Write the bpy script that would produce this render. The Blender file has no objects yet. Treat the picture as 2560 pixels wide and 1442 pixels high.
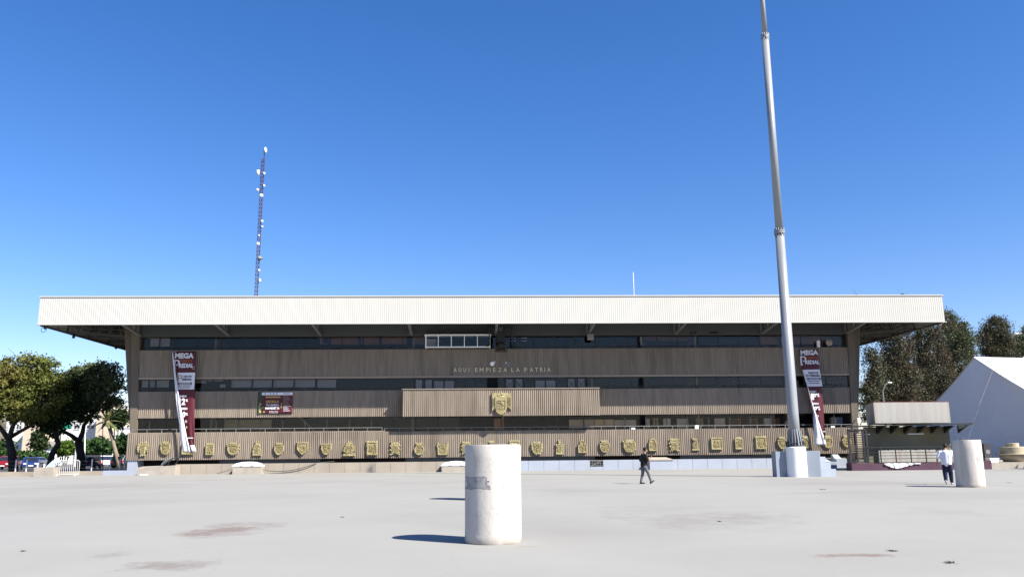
import bpy, bmesh, math, random
from mathutils import Vector, Matrix, Quaternion
random.seed(7)
C = bpy.context.scene.collection
rad = math.radians
# ------------------------------------------------------------------ camera, sky, sun, exposure
F = 2066.; PS = rad(2.43); TH = rad(11.06); RO = .0095; CAMZ = 1.65
def _basis():
    s, c = math.sin, math.cos
    f = Vector((s(PS)*c(TH), c(PS)*c(TH), s(TH))); r0 = Vector((c(PS), -s(PS), 0)); u0 = r0.cross(f)
    return r0*c(RO)-u0*s(RO), u0*c(RO)+r0*s(RO), f
CR, CU, CF = _basis()
cd = bpy.data.cameras.new('camera'); cam = bpy.data.objects.new('camera', cd); C.objects.link(cam)
cam.matrix_world = Matrix(((CR.x, CU.x, -CF.x, 0), (CR.y, CU.y, -CF.y, 0), (CR.z, CU.z, -CF.z, CAMZ), (0, 0, 0, 1)))
cd.sensor_width = 36; cd.lens = F/2560*36; cd.clip_end = 20000; cd.clip_start = .1
bpy.context.scene.camera = cam
SUN = Vector((.83, -.63, 1.0)).normalized()
w = bpy.data.worlds.new('World'); bpy.context.scene.world = w; w.use_nodes = True
nt = w.node_tree; sky = nt.nodes.new('ShaderNodeTexSky'); sky.sky_type = 'NISHITA'; sky.sun_disc = False
sky.sun_elevation = math.asin(SUN.z); sky.sun_rotation = math.atan2(SUN.x, SUN.y)
sky.air_density = 1.0; sky.dust_density = 0.3; sky.ozone_density = 3.0; sky.altitude = 100
bg = nt.nodes['Background']; bg.inputs[1].default_value = .068
hsv = nt.nodes.new('ShaderNodeHueSaturation'); hsv.inputs['Saturation'].default_value = 1.3; tint = nt.nodes.new('ShaderNodeMix'); tint.data_type = 'RGBA'; tint.blend_type = 'MULTIPLY'; tint.inputs[0].default_value = 1; tint.inputs[7].default_value = (1.13, 1.035, 1.14, 1); nt.links.new(sky.outputs[0], tint.inputs[6]); nt.links.new(tint.outputs[2], hsv.inputs['Color']); nt.links.new(hsv.outputs[0], bg.inputs[0])
sl = bpy.data.lights.new('sun', 'SUN'); sl.energy = 5.0; sl.angle = rad(.5); sl.color = (1, .94, .85)
so = bpy.data.objects.new('sun', sl); C.objects.link(so); so.rotation_euler = (-SUN).to_track_quat('-Z', 'Y').to_euler(); so.location = (0, 0, 60)
vs = bpy.context.scene.view_settings; vs.view_transform = 'Standard'; vs.look = 'None'; vs.gamma = 1; vs.exposure = 1.28
# ------------------------------------------------------------------ helpers: sight lines of the photograph met with real planes
def ray(px, py): return CR*((px-1280)/F) + CU*((721-py)/F) + CF
def W(px, py, Y):
    d = ray(px, py); t = Y/d.y; return Vector((d.x*t, Y, CAMZ+d.z*t))
def fit_round(pl, pr, pyb):
    """centre and radius of an upright cylinder whose edges are seen at columns pl, pr and whose foot is seen at row pyb"""
    a, b, c = G(pl, pyb), G(pr, pyb), G((pl+pr)/2, pyb); aa, ab = math.atan2(a.x, a.y), math.atan2(b.x, b.y)
    s = math.sin((ab-aa)/2); d0 = math.hypot(c.x, c.y); r = d0*s/(1-s); m = (aa+ab)/2; return Vector(((d0+r)*math.sin(m), (d0+r)*math.cos(m), 0)), r
def G(px, py, z=0.):
    d = ray(px, py); t = (z-CAMZ)/d.z; return Vector((d.x*t, d.y*t, z))
def Zc(py, Y=70.): return W(1280, py, Y).z
# ------------------------------------------------------------------ materials
def mat(name, col, rough=.8, var=.12, scale=2., bump=0., bscale=25., metal=0., col2=None, c2=(.55, .7), streak=None, spec=.3, island=0.):
    K = .8 if min(col) < .55 else .97
    col = [c*K for c in col]; col2 = [c*K for c in col2] if col2 else None
    m = bpy.data.materials.new(name); m.use_nodes = True; n = m.node_tree.nodes; l = m.node_tree.links
    b = n['Principled BSDF']; b.inputs['Roughness'].default_value = rough; b.inputs['Metallic'].default_value = metal
    b.inputs['Specular IOR Level'].default_value = spec
    g = n.new('ShaderNodeNewGeometry'); pos = g.outputs['Position']
    if streak:
        mp = n.new('ShaderNodeMapping'); mp.inputs['Scale'].default_value = streak; l.new(pos, mp.inputs[0]); src = mp.outputs[0]
    else: src = pos
    nz = n.new('ShaderNodeTexNoise'); nz.inputs['Scale'].default_value = scale; nz.inputs['Detail'].default_value = 6; nz.inputs['Roughness'].default_value = .62
    l.new(src, nz.inputs['Vector'])
    r = n.new('ShaderNodeValToRGB'); e = r.color_ramp.elements
    e[0].position = .3; e[0].color = [max(0, c*(1-var)) for c in col]+[1]; e[1].position = .7; e[1].color = [min(1, c*(1+var)) for c in col]+[1]
    l.new(nz.outputs['Fac'], r.inputs[0]); out = r.outputs[0]
    if col2:
        n2 = n.new('ShaderNodeTexNoise'); n2.inputs['Scale'].default_value = scale*.37; n2.inputs['Detail'].default_value = 8; l.new(src, n2.inputs['Vector'])
        mr = n.new('ShaderNodeMapRange'); mr.inputs[1].default_value = c2[0]; mr.inputs[2].default_value = c2[1]; l.new(n2.outputs['Fac'], mr.inputs[0])
        mx = n.new('ShaderNodeMix'); mx.data_type = 'RGBA'; l.new(mr.outputs[0], mx.inputs[0]); l.new(out, mx.inputs[6]); mx.inputs[7].default_value = list(col2)+[1]; out = mx.outputs[2]
    if island:
        hs = n.new('ShaderNodeHueSaturation'); mr = n.new('ShaderNodeMapRange'); l.new(g.outputs['Random Per Island'], mr.inputs[0])
        mr.inputs[3].default_value = 1-island; mr.inputs[4].default_value = 1+island; l.new(mr.outputs[0], hs.inputs['Value']); l.new(out, hs.inputs['Color']); out = hs.outputs[0]
    l.new(out, b.inputs['Base Color'])
    if bump:
        nb = n.new('ShaderNodeTexNoise'); nb.inputs['Scale'].default_value = bscale; nb.inputs['Detail'].default_value = 5; l.new(pos, nb.inputs['Vector'])
        bp = n.new('ShaderNodeBump'); bp.inputs['Strength'].default_value = bump; bp.inputs['Distance'].default_value = .03
        l.new(nb.outputs['Fac'], bp.inputs['Height']); l.new(bp.outputs[0], b.inputs['Normal'])
    return m
def glassmat(name, tint, rough=.03, ior=1.5):
    m = bpy.data.materials.new(name); m.use_nodes = True; n = m.node_tree.nodes; l = m.node_tree.links
    n.remove(n['Principled BSDF']); o = n['Material Output']
    t = n.new('ShaderNodeBsdfTransparent'); t.inputs[0].default_value = list(tint)+[1]
    g = n.new('ShaderNodeBsdfGlossy'); g.inputs['Roughness'].default_value = rough
    geo = n.new('ShaderNodeNewGeometry'); nz = n.new('ShaderNodeTexNoise'); nz.inputs['Scale'].default_value = .35; l.new(geo.outputs['Position'], nz.inputs['Vector'])
    bp = n.new('ShaderNodeBump'); bp.inputs['Strength'].default_value = .12; bp.inputs['Distance'].default_value = .05; l.new(nz.outputs['Fac'], bp.inputs['Height']); l.new(bp.outputs[0], g.inputs['Normal'])
    f = n.new('ShaderNodeFresnel'); f.inputs['IOR'].default_value = ior
    mx = n.new('ShaderNodeMixShader'); l.new(f.outputs[0], mx.inputs[0]); l.new(t.outputs[0], mx.inputs[1]); l.new(g.outputs[0], mx.inputs[2]); l.new(mx.outputs[0], o.inputs[0])
    return m
def leafmat(name, col, var=.45, col2=None, tr=.25):
    m = mat(name, col, .6, .25, .5, col2=col2, c2=(.45, .65), island=var, spec=.2)
    n = m.node_tree.nodes; l = m.node_tree.links; b = n['Principled BSDF']; o = n['Material Output']
    t = n.new('ShaderNodeBsdfTranslucent'); l.new(b.inputs['Base Color'].links[0].from_socket, t.inputs[0])
    mx = n.new('ShaderNodeMixShader'); mx.inputs[0].default_value = tr; l.new(b.outputs[0], mx.inputs[1]); l.new(t.outputs[0], mx.inputs[2]); l.new(mx.outputs[0], o.inputs[0])
    return m
M = {}
M['rib'] = mat('ribbed_concrete', (.268, .222, .175), .9, .18, 1.1, .25, 30, col2=(.185, .15, .118), c2=(.5, .72), streak=(3, 3, .35))
def panel_tones(m, width, amt):   # every cast panel came out a slightly different tone
    n = m.node_tree.nodes; l = m.node_tree.links; b = n['Principled BSDF']; src = b.inputs['Base Color'].links[0].from_socket
    g = n.new('ShaderNodeNewGeometry'); sp = n.new('ShaderNodeSeparateXYZ'); l.new(g.outputs['Position'], sp.inputs[0])
    cb = []
    for i, w_ in ((0, width), (2, 2.6)):
        d = n.new('ShaderNodeMath'); d.operation = 'DIVIDE'; l.new(sp.outputs[i], d.inputs[0]); d.inputs[1].default_value = w_
        f = n.new('ShaderNodeMath'); f.operation = 'FLOOR'; l.new(d.outputs[0], f.inputs[0]); cb.append(f)
    c = n.new('ShaderNodeCombineXYZ'); l.new(cb[0].outputs[0], c.inputs[0]); l.new(cb[1].outputs[0], c.inputs[2])
    wn = n.new('ShaderNodeTexWhiteNoise'); l.new(c.outputs[0], wn.inputs['Vector'])
    mr = n.new('ShaderNodeMapRange'); mr.inputs[3].default_value = 1-amt; mr.inputs[4].default_value = 1+amt; l.new(wn.outputs['Value'], mr.inputs[0])
    hs = n.new('ShaderNodeHueSaturation'); l.new(mr.outputs[0], hs.inputs['Value']); l.new(src, hs.inputs['Color']); l.new(hs.outputs[0], b.inputs['Base Color'])
panel_tones(M['rib'], 8.93, .09)
M['ribsmooth'] = mat('weathered_concrete', (.15, .125, .098), .9, .16, 1.0, .3, 20, col2=(.125, .1, .078), c2=(.5, .7), streak=(2, 2, .3))
M['trim'] = mat('pale_trim', (.34, .28, .22), .85, .1, 2)
M['white_metal'] = mat('cream_metal', (.56, .55, .505), .45, .035, .6, spec=.4, streak=(1, 1, .15))
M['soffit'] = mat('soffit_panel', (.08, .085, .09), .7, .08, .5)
M['truss_shade'] = mat('shade_toned_truss_steel', (.075, .078, .072), .6, .15, 2)  # darker copy of the grey steel, under-roof shade put into the colour
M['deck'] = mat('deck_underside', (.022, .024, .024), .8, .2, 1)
M['steel'] = mat('grey_steel', (.22, .225, .22), .55, .15, 2, metal=.2)
M['darksteel'] = mat('dark_steel', (.03, .032, .036), .5, .2, 2)
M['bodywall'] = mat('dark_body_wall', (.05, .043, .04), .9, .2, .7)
M['basement'] = mat('blue_grey_paint', (.17, .20, .26), .8, .12, .8)
M['black'] = mat('black_void', (.008, .008, .01), .8, .1, 1)
M['glass'] = glassmat('window_glass', (.86, .86, .86), ior=1.33)
M['glassclear'] = glassmat('clear_glass', (.95, .95, .94), ior=1.25)
M['blind'] = mat('grey_blind', (.40, .37, .36), .8, .06, 1)
M['tanpanel'] = mat('tan_panel', (.42, .32, .22), .8, .1, 1)
M['olivepanel'] = mat('olive_panel', (.40, .32, .15), .8, .1, 1)
M['wood'] = mat('varnished_wood', (.33, .13, .05), .5, .35, 1.5, streak=(.4, .4, 6))
M['lightwood'] = mat('light_wood', (.50, .32, .15), .6, .3, 1.5, streak=(.4, .4, 8))
M['carton'] = mat('carton', (.55, .42, .30), .8, .1, 3)
M['whitepaint'] = mat('white_paint', (.78, .77, .75), .6, .06, 2)
M['gold'] = mat('gold_paint', (.315, .265, .13), .6, .22, 6, .5, 12, col2=(.38, .335, .18), c2=(.45, .6), spec=.4)
M['golddark'] = mat('gold_paint_relief', (.25, .205, .095), .5, .3, 8, .5, 14, spec=.4)
M['letter'] = mat('brass_letter', (.68, .62, .42), .5, .08, 5)
M['wallbeige'] = mat('beige_base_panel', (.37, .325, .265), .85, .10, .8, .2, 30, col2=(.31, .265, .21), c2=(.55, .8))
M['wallblue'] = mat('pale_blue_base_panel', (.37, .41, .48), .8, .06, .8, .1, 30)
M['joint'] = mat('panel_joint', (.28, .25, .22), .9, .1, 3)
M['concblock'] = mat('block_concrete', (.40, .355, .30), .85, .14, 1.6, .3, 25)
M['dome'] = mat('white_acrylic', (.80, .80, .80), .35, .03, 3, spec=.5)
M['bluedome'] = mat('broken_blue_acrylic', (.38, .45, .52), .3, .15, 3, spec=.5)
M['cable'] = mat('grey_cable', (.08, .08, .085), .6, .1, 5)
M['palecable'] = mat('pale_cable', (.6, .6, .6), .6, .1, 5)
M['poleM'] = mat('galvanised_pole', (.29, .305, .325), .45, .12, 1.2, .1, 10, metal=.1, col2=(.235, .25, .27), c2=(.5, .75), streak=(3, 3, .4), spec=.5)
M['blueplinth'] = mat('light_blue_paint', (.265, .305, .365), .75, .07, 1.2, .1, 20)
M['maroon'] = mat('maroon_vinyl', (.085, .005, .014), .55, .06, 2, spec=.4)
M['vinylwhite'] = mat('white_vinyl', (.62, .62, .67), .5, .04, 1.5, spec=.4)
M['ink'] = mat('dark_ink', (.05, .05, .06), .6, .1, 3)
M['orange'] = mat('orange_ink', (.42, .12, .06), .6, .1, 3)
M['goldink'] = mat('gold_ink', (.50, .33, .12), .6, .1, 3)
M['printleaf'] = mat('printed_tree_photo', (.03, .06, .03), .6, .5, 9, col2=(.45, .46, .2), c2=(.55, .62))
M['bronze'] = mat('bell_bronze', (.10, .07, .05), .5, .25, 6, metal=.5)
M['darkgreen'] = mat('dark_green_paint', (.02, .025, .02), .5, .2, 3)
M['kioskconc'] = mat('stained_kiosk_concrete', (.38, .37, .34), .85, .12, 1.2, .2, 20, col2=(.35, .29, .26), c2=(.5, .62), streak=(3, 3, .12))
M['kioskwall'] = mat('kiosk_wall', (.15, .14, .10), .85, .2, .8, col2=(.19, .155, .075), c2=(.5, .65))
M['purple'] = mat('purple_paint', (.085, .04, .065), .7, .12, 2)
M['redline'] = mat('red_line_paint', (.22, .06, .06), .7, .1, 2)
M['cloth'] = mat('white_cloth', (.62, .62, .60), .8, .1, 3)
M['tent'] = mat('white_tent_fabric', (.68, .66, .69), .6, .04, .5, .25, .9, spec=.3)
M['tentroof'] = mat('white_tent_roof', (.76, .76, .78), .6, .04, .4, .2, .7, spec=.3)
M['stone'] = mat('pale_fountain_stone', (.47, .41, .29), .85, .1, 2, .3, 20)
M['bark'] = mat('dark_bark', (.035, .028, .026), .9, .3, 4, .6, 12)
M['palebark'] = mat('pale_bark', (.25, .2, .15), .9, .25, 3, .5, 12)
M['leafA'] = leafmat('olive_leaf', (.135, .165, .035), .32, (.18, .15, .045))
M['leafB'] = leafmat('green_leaf', (.13, .165, .07), .35, (.18, .16, .06))
M['leafD'] = leafmat('dark_leaf', (.03, .05, .015), .5)
M['leafE'] = leafmat('eucalyptus_leaf', (.078, .078, .043), .25, (.105, .074, .05), .2)
M['leafF'] = leafmat('eucalyptus_leaf_green', (.09, .108, .055), .25, (.10, .08, .05), .2)
M['leafS'] = leafmat('bright_shrub_leaf', (.085, .15, .02), .4)
M['leafT'] = leafmat('shrub_leaf', (.045, .095, .025), .4)
M['palm'] = leafmat('palm_leaf', (.15, .2, .06), .3, (.2, .18, .08))
M['peach'] = mat('peach_wall', (.66, .55, .41), .85, .04, .3)
M['aptwhite'] = mat('white_wall', (.66, .66, .66), .85, .03, .3)
M['winblue'] = mat('dark_window_glass', (.03, .04, .06), .15, .1, 1, spec=.6)
M['teal'] = mat('teal_awning', (.01, .16, .12), .6, .1, 2)
M['roofgrey'] = mat('roof_grey', (.28, .25, .22), .8, .1, 1)
M['asphalt'] = mat('asphalt', (.09, .09, .09), .9, .15, .5, .2, 20)
M['dryland'] = mat('dry_ground', (.16, .15, .09), .95, .25, .02)
M['hill'] = mat('scrub_hill', (.10, .09, .06), .95, .4, .03, col2=(.20, .17, .13), c2=(.5, .6))
M['skin'] = mat('skin', (.42, .22, .15), .55, .08, 8)
M['blackcloth'] = mat('black_cotton', (.012, .012, .013), .85, .15, 10, .3, 30)
M['greycloth'] = mat('grey_denim', (.13, .13, .145), .85, .15, 10, .3, 30)
M['whitecloth'] = mat('white_cotton', (.70, .71, .75), .85, .06, 10, .4, 18)
M['navycloth'] = mat('navy_cloth', (.012, .018, .06), .85, .15, 10, .3, 30)
M['shoedark'] = mat('dark_shoe', (.02, .02, .022), .6, .1, 10)
M['shoelight'] = mat('light_shoe', (.45, .44, .42), .6, .1, 10)
M['hair'] = mat('black_hair', (.012, .009, .007), .6, .2, 40)
M['phone'] = mat('red_phone_case', (.25, .01, .01), .4, .1, 10)
M['tyre'] = mat('tyre', (.015, .015, .015), .8, .1, 5)
M['rim'] = mat('rim', (.4, .4, .42), .3, .1, 5, metal=.7)
M['carwhite'] = mat('white_car_paint', (.75, .75, .76), .25, .02, 1, spec=.5)
M['carblue'] = mat('blue_car_paint', (.015, .04, .16), .25, .05, 1, spec=.5)
M['carred'] = mat('red_car_paint', (.22, .012, .02), .25, .05, 1, spec=.5)
M['cardark'] = mat('dark_car_paint', (.02, .022, .028), .25, .05, 1, spec=.5)
M['carsilver'] = mat('silver_car_paint', (.35, .38, .42), .25, .05, 1, metal=.4)
M['carglass'] = mat('car_glass', (.02, .025, .035), .08, .1, 1, spec=.8)
M['lampred'] = mat('tail_lamp_red', (.4, .01, .01), .3, .1, 5)
M['lampclear'] = mat('head_lamp_clear', (.6, .6, .6), .2, .1, 5)
M['mastm'] = mat('dark_mast_steel', (.10, .04, .05), .6, .4, 2)
# ------------------------------------------------------------------ mesh builder
class MB:
    def __init__(s): s.v = []; s.f = []
    def add(s, vs_, fs):
        o = len(s.v); s.v += [tuple(p) for p in vs_]; s.f += [tuple(i+o for i in f) for f in fs]; return s
    def box(s, x0, x1, y0, y1, z0, z1):
        x0, x1 = min(x0, x1), max(x0, x1); y0, y1 = min(y0, y1), max(y0, y1); z0, z1 = min(z0, z1), max(z0, z1)
        return s.add([(x0,y0,z0),(x1,y0,z0),(x1,y1,z0),(x0,y1,z0),(x0,y0,z1),(x1,y0,z1),(x1,y1,z1),(x0,y1,z1)],
              [(3,2,1,0),(4,5,6,7),(0,1,5,4),(1,2,6,5),(2,3,7,6),(3,0,4,7)])
    def hexa(s, b, t):   # bottom 4, top 4 points ccw seen from above
        return s.add(list(b)+list(t), [(3,2,1,0),(4,5,6,7),(0,1,5,4),(1,2,6,5),(2,3,7,6),(3,0,4,7)])
    def tube(s, pts, rs, n=8, caps=True):
        pts = [Vector(p) for p in pts]
        if not hasattr(rs, '__len__'): rs = [rs]*len(pts)
        rings = []; up = None
        for i, p in enumerate(pts):
            t = (pts[min(i+1, len(pts)-1)]-pts[max(i-1, 0)])
            t = t.normalized() if t.length > 1e-9 else Vector((0, 0, 1))
            if up is None: a = t.orthogonal().normalized()
            else: a = (up - t*up.dot(t)); a = a.normalized() if a.length > 1e-6 else t.orthogonal().normalized()
            up = a; b = t.cross(a); rings.append([p+(a*math.cos(k*2*math.pi/n)+b*math.sin(k*2*math.pi/n))*rs[i] for k in range(n)])
        vv = [q for r in rings for q in r]; ff = []
        for i in range(len(pts)-1):
            for k in range(n): ff.append((i*n+k, i*n+(k+1) % n, (i+1)*n+(k+1) % n, (i+1)*n+k))
        if caps: ff += [tuple(range(n))[::-1], tuple((len(pts)-1)*n+k for k in range(n))]
        return s.add(vv, ff)
    def bar(s, a, b, wd, ht=None):
        a = Vector(a); b = Vector(b); ht = ht or wd; t = (b-a).normalized(); u = Vector((0, 0, 1))
        if abs(t.z) > .95: u = Vector((0, 1, 0))
        sd = t.cross(u).normalized(); up = sd.cross(t)
        o = [sd*(wd/2)*i+up*(ht/2)*j for i, j in ((-1,-1),(1,-1),(1,1),(-1,1))]
        return s.add([a+q for q in o]+[b+q for q in o], [(0,1,2,3),(7,6,5,4),(0,4,5,1),(1,5,6,2),(2,6,7,3),(3,7,4,0)])
    def lathe(s, c, prof, n=24, ax='z'):
        vv = []; ff = []; m = len(prof)
        for r, h in prof:
            for k in range(n):
                a = 2*math.pi*k/n; p = (r*math.cos(a), r*math.sin(a), h)
                if ax == 'y': p = (p[0], h, p[1])
                if ax == 'x': p = (h, p[0], p[1])
                vv.append((c[0]+p[0], c[1]+p[1], c[2]+p[2]))
        for i in range(m-1):
            for k in range(n):
                q = (i*n+k, i*n+(k+1) % n, (i+1)*n+(k+1) % n, (i+1)*n+k); ff.append(q if ax != 'y' else q[::-1])
        ff.append(tuple(range(n))[::-1] if ax != 'y' else tuple(range(n))); t = tuple((m-1)*n+k for k in range(n)); ff.append(t if ax != 'y' else t[::-1])
        return s.add(vv, ff)
    def sph(s, c, r, n=8, m=6):
        if not hasattr(r, '__len__'): r = (r, r, r)
        vv = [(c[0], c[1], c[2]-r[2])]; ff = []
        for i in range(1, m):
            a = -math.pi/2+math.pi*i/m
            for k in range(n):
                b = 2*math.pi*k/n; vv.append((c[0]+r[0]*math.cos(a)*math.cos(b), c[1]+r[1]*math.cos(a)*math.sin(b), c[2]+r[2]*math.sin(a)))
        vv.append((c[0], c[1], c[2]+r[2]))
        for k in range(n): ff.append((0, 1+(k+1) % n, 1+k)); ff.append((len(vv)-1, len(vv)-1-n+k, len(vv)-1-n+(k+1) % n))
        for i in range(m-2):
            for k in range(n): a = 1+i*n+k; b = 1+i*n+(k+1) % n; ff.append((a, b, b+n, a+n))
        return s.add(vv, ff)
    def prism(s, poly, y0, y1, poly1=None):   # poly in xz, extruded y0 (back) -> y1 (front)
        n = len(poly); q = poly1 or poly
        s.add([(x, y0, z) for x, z in poly]+[(x, y1, z) for x, z in q],
              [tuple(range(n)), tuple(range(2*n-1, n-1, -1))]+[(i, n+i, n+(i+1) % n, (i+1) % n) for i in range(n)]); return s
    def build(s, name, m, parent=None, smooth=False, loc=None, fix=True):
        me = bpy.data.meshes.new(name); v = s.v
        if loc is not None: v = [(x-loc[0], y-loc[1], z-loc[2]) for x, y, z in v]
        me.from_pydata(v, [], s.f)
        if fix and len(s.f) < 6000:
            bm = bmesh.new(); bm.from_mesh(me); bmesh.ops.recalc_face_normals(bm, faces=bm.faces); bm.to_mesh(me); bm.free()
        if isinstance(m, str): m = M[m]
        me.materials.append(m)
        if smooth: me.polygons.foreach_set('use_smooth', [True]*len(me.polygons))
        o = bpy.data.objects.new(name, me); C.objects.link(o)
        if loc is not None: o.location = loc
        if parent:
            o.parent = parent
            if loc is None: o.matrix_parent_inverse = Matrix.LocRotScale(root_loc(parent), None, None).inverted() if root_loc(parent) is not None else Matrix()
        return o
LOCS = {}
def root_loc(o):
    return Vector(LOCS.get(o.name, (0, 0, 0)))   # parts are built in world space, so a part's own origin stays at zero
def thing(name, label, cat, loc=(0, 0, 0), group=None):
    o = bpy.data.objects.new(name, None); C.objects.link(o); o.location = loc; o.empty_display_size = .3; LOCS[o.name] = loc
    return tag(o, label, cat, group)
def tag(o, label, cat, group=None):
    o['label'] = label; o['category'] = cat
    if group: o['group'] = group
    return o
def struct(o, kind='structure'): o['kind'] = kind; return o
_tc = {}
def text_geo(s, bold=.0):
    k = (s, bold)
    if k in _tc: return _tc[k]
    cu = bpy.data.curves.new('t', 'FONT'); cu.body = s; cu.resolution_u = 3; cu.offset = bold; cu.extrude = 0
    o = bpy.data.objects.new('t', cu); C.objects.link(o); bpy.context.view_layer.update()
    e = o.evaluated_get(bpy.context.evaluated_depsgraph_get()); me = e.to_mesh()
    vv = [tuple(v.co) for v in me.vertices]; ff = [tuple(p.vertices) for p in me.polygons]; e.to_mesh_clear()
    bpy.data.objects.remove(o); bpy.data.curves.remove(cu)
    xs = [v[0] for v in vv]; ys = [v[1] for v in vv]; x0, x1, y0, y1 = min(xs), max(xs), min(ys), max(ys)
    r = ([((x-x0)/(x1-x0), (y-y0)/max(1e-6, y1-y0)) for x, y, _ in vv], ff); _tc[k] = r; return r
def put_text(mb, s, x0, x1, z0, z1, Y, bold=.02, th=.012, warp=None, vert=False):
    vv, ff = text_geo(s, bold); n = len(vv)
    def P(u, v, dy):
        if vert: u, v = 1-v, u
        x = x0+(x1-x0)*u; z = z0+(z1-z0)*v
        if warp: x, y, z = warp(x, z); return (x, y-dy, z)
        return (x, Y-dy, z)
    a = [P(u, v, th) for u, v in vv]; b = [P(u, v, 0) for u, v in vv]
    edges = {}
    for f in ff:
        for i in range(len(f)): e = (f[i], f[(i+1) % len(f)]); edges[e] = 1
    side = [(e[1], e[0], e[0]+n, e[1]+n) for e in edges if (e[1], e[0]) not in edges]
    mb.add(a+b, [tuple(f) for f in ff]+side)
# ------------------------------------------------------------------ ground
def plaza_mat():
    m = mat('plaza_concrete', (.312, .310, .288), .85, .04, .22, .12, 9, col2=(.24, .23, .208), c2=(.5, .8), spec=.25)
    n = m.node_tree.nodes; l = m.node_tree.links; b = n['Principled BSDF']; src = b.inputs['Base Color'].links[0].from_socket
    g = n.new('ShaderNodeNewGeometry')
    nz = n.new('ShaderNodeTexNoise'); nz.inputs['Scale'].default_value = .8; nz.inputs['Detail'].default_value = 7; nz.inputs['Roughness'].default_value = .7; l.new(g.outputs['Position'], nz.inputs['Vector'])
    fine = n.new('ShaderNodeTexNoise'); fine.inputs['Scale'].default_value = 5; fine.inputs['Detail'].default_value = 8; fine.inputs['Roughness'].default_value = .75; l.new(g.outputs['Position'], fine.inputs['Vector'])
    def stain(px, py, rx, ry, col, amt, edge=.55):
        nonlocal src
        c = G(px, py)
        mp = n.new('ShaderNodeMapping'); mp.vector_type = 'POINT'; mp.inputs['Location'].default_value = (-c.x/rx, -c.y/ry, 0); mp.inputs['Scale'].default_value = (1/rx, 1/ry, 0)
        l.new(g.outputs['Position'], mp.inputs[0]); ln = n.new('ShaderNodeVectorMath'); ln.operation = 'LENGTH'; l.new(mp.outputs[0], ln.inputs[0])
        ad = n.new('ShaderNodeMath'); ad.operation = 'MULTIPLY_ADD'; l.new(nz.outputs['Fac'], ad.inputs[0]); ad.inputs[1].default_value = 2.6; l.new(ln.outputs['Value'], ad.inputs[2])
        ad2 = n.new('ShaderNodeMath'); ad2.operation = 'MULTIPLY_ADD'; l.new(fine.outputs['Fac'], ad2.inputs[0]); ad2.inputs[1].default_value = 1.4; l.new(ad.outputs[0], ad2.inputs[2])
        mr = n.new('ShaderNodeMapRange'); mr.inputs[1].default_value = 2.75; mr.inputs[2].default_value = 2.75-edge; mr.inputs[3].default_value = 0; mr.inputs[4].default_value = amt; l.new(ad2.outputs[0], mr.inputs[0])
        mx = n.new('ShaderNodeMix'); mx.data_type = 'RGBA'; l.new(mr.outputs[0], mx.inputs[0]); l.new(src, mx.inputs[6]); mx.inputs[7].default_value = list(col)+[1]; src = mx.outputs[2]
    stain(565, 1323, 1.3, 2.3, (0.170, 0.142, 0.125), 1.00)
    stain(430, 1412, .95, 1.0, (0.170, 0.150, 0.135), 0.83)
    stain(270, 1388, .5, .8, (0.170, 0.155, 0.139), 0.52)
    stain(1760, 1300, 3.2, 3.4, (0.165, 0.155, 0.139), 0.68, .9)
    stain(1880, 1288, 1.2, .9, (0.165, 0.155, 0.139), 0.52, .9)
    stain(2140, 1387, 1.2, .38, (0.160, 0.130, 0.110), 0.98)
    stain(1640, 1270, 4, 6, (0.180, 0.172, 0.160), 0.45, 1.2)
    stain(2080, 1230, 3, 1.6, (0.170, 0.160, 0.145), 0.52, .9)
    stain(2380, 1280, 2, 2.5, (0.180, 0.172, 0.160), 0.45, .9)
    stain(150, 1212, 4, .9, (0.150, 0.145, 0.135), 0.75, .7)
    stain(520, 1200, 9, 2.5, (0.190, 0.180, 0.167), 0.75, 1.2)
    stain(1320, 1366, .35, .22, (0.225, 0.205, 0.180), 0.90)
    # hairline cracks
    vo = n.new('ShaderNodeTexVoronoi'); vo.feature = 'DISTANCE_TO_EDGE'; vo.inputs['Scale'].default_value = .16
    dv = n.new('ShaderNodeMix'); dv.data_type = 'RGBA'; dv.blend_type = 'LINEAR_LIGHT'; dv.inputs[0].default_value = .5; l.new(g.outputs['Position'], dv.inputs[6]); l.new(nz.outputs['Color'], dv.inputs[7]); l.new(dv.outputs[2], vo.inputs['Vector'])
    mr = n.new('ShaderNodeMapRange'); mr.inputs[1].default_value = .0022; mr.inputs[2].default_value = .0008; mr.inputs[4].default_value = .30; l.new(vo.outputs['Distance'], mr.inputs[0])
    mx = n.new('ShaderNodeMix'); mx.data_type = 'RGBA'; l.new(mr.outputs[0], mx.inputs[0]); l.new(src, mx.inputs[6]); mx.inputs[7].default_value = (.20, .19, .17, 1); src = mx.outputs[2]
    # scattered specks of grit
    v2 = n.new('ShaderNodeTexVoronoi'); v2.inputs['Scale'].default_value = 1.6; l.new(g.outputs['Position'], v2.inputs['Vector'])
    mr = n.new('ShaderNodeMapRange'); mr.inputs[1].default_value = .05; mr.inputs[2].default_value = .02; mr.inputs[4].default_value = .45; l.new(v2.outputs['Distance'], mr.inputs[0])
    v3 = n.new('ShaderNodeMath'); v3.operation = 'GREATER_THAN'; sx = n.new('ShaderNodeSeparateXYZ'); l.new(v2.outputs['Color'], sx.inputs[0]); l.new(sx.outputs[0], v3.inputs[0]); v3.inputs[1].default_value = .55
    mu = n.new('ShaderNodeMath'); mu.operation = 'MULTIPLY'; l.new(mr.outputs[0], mu.inputs[0]); l.new(v3.outputs[0], mu.inputs[1])
    mx = n.new('ShaderNodeMix'); mx.data_type = 'RGBA'; l.new(mu.outputs[0], mx.inputs[0]); l.new(src, mx.inputs[6]); mx.inputs[7].default_value = (.14, .125, .11, 1); src = mx.outputs[2]
    l.new(src, b.inputs['Base Color'])
    return m
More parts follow.
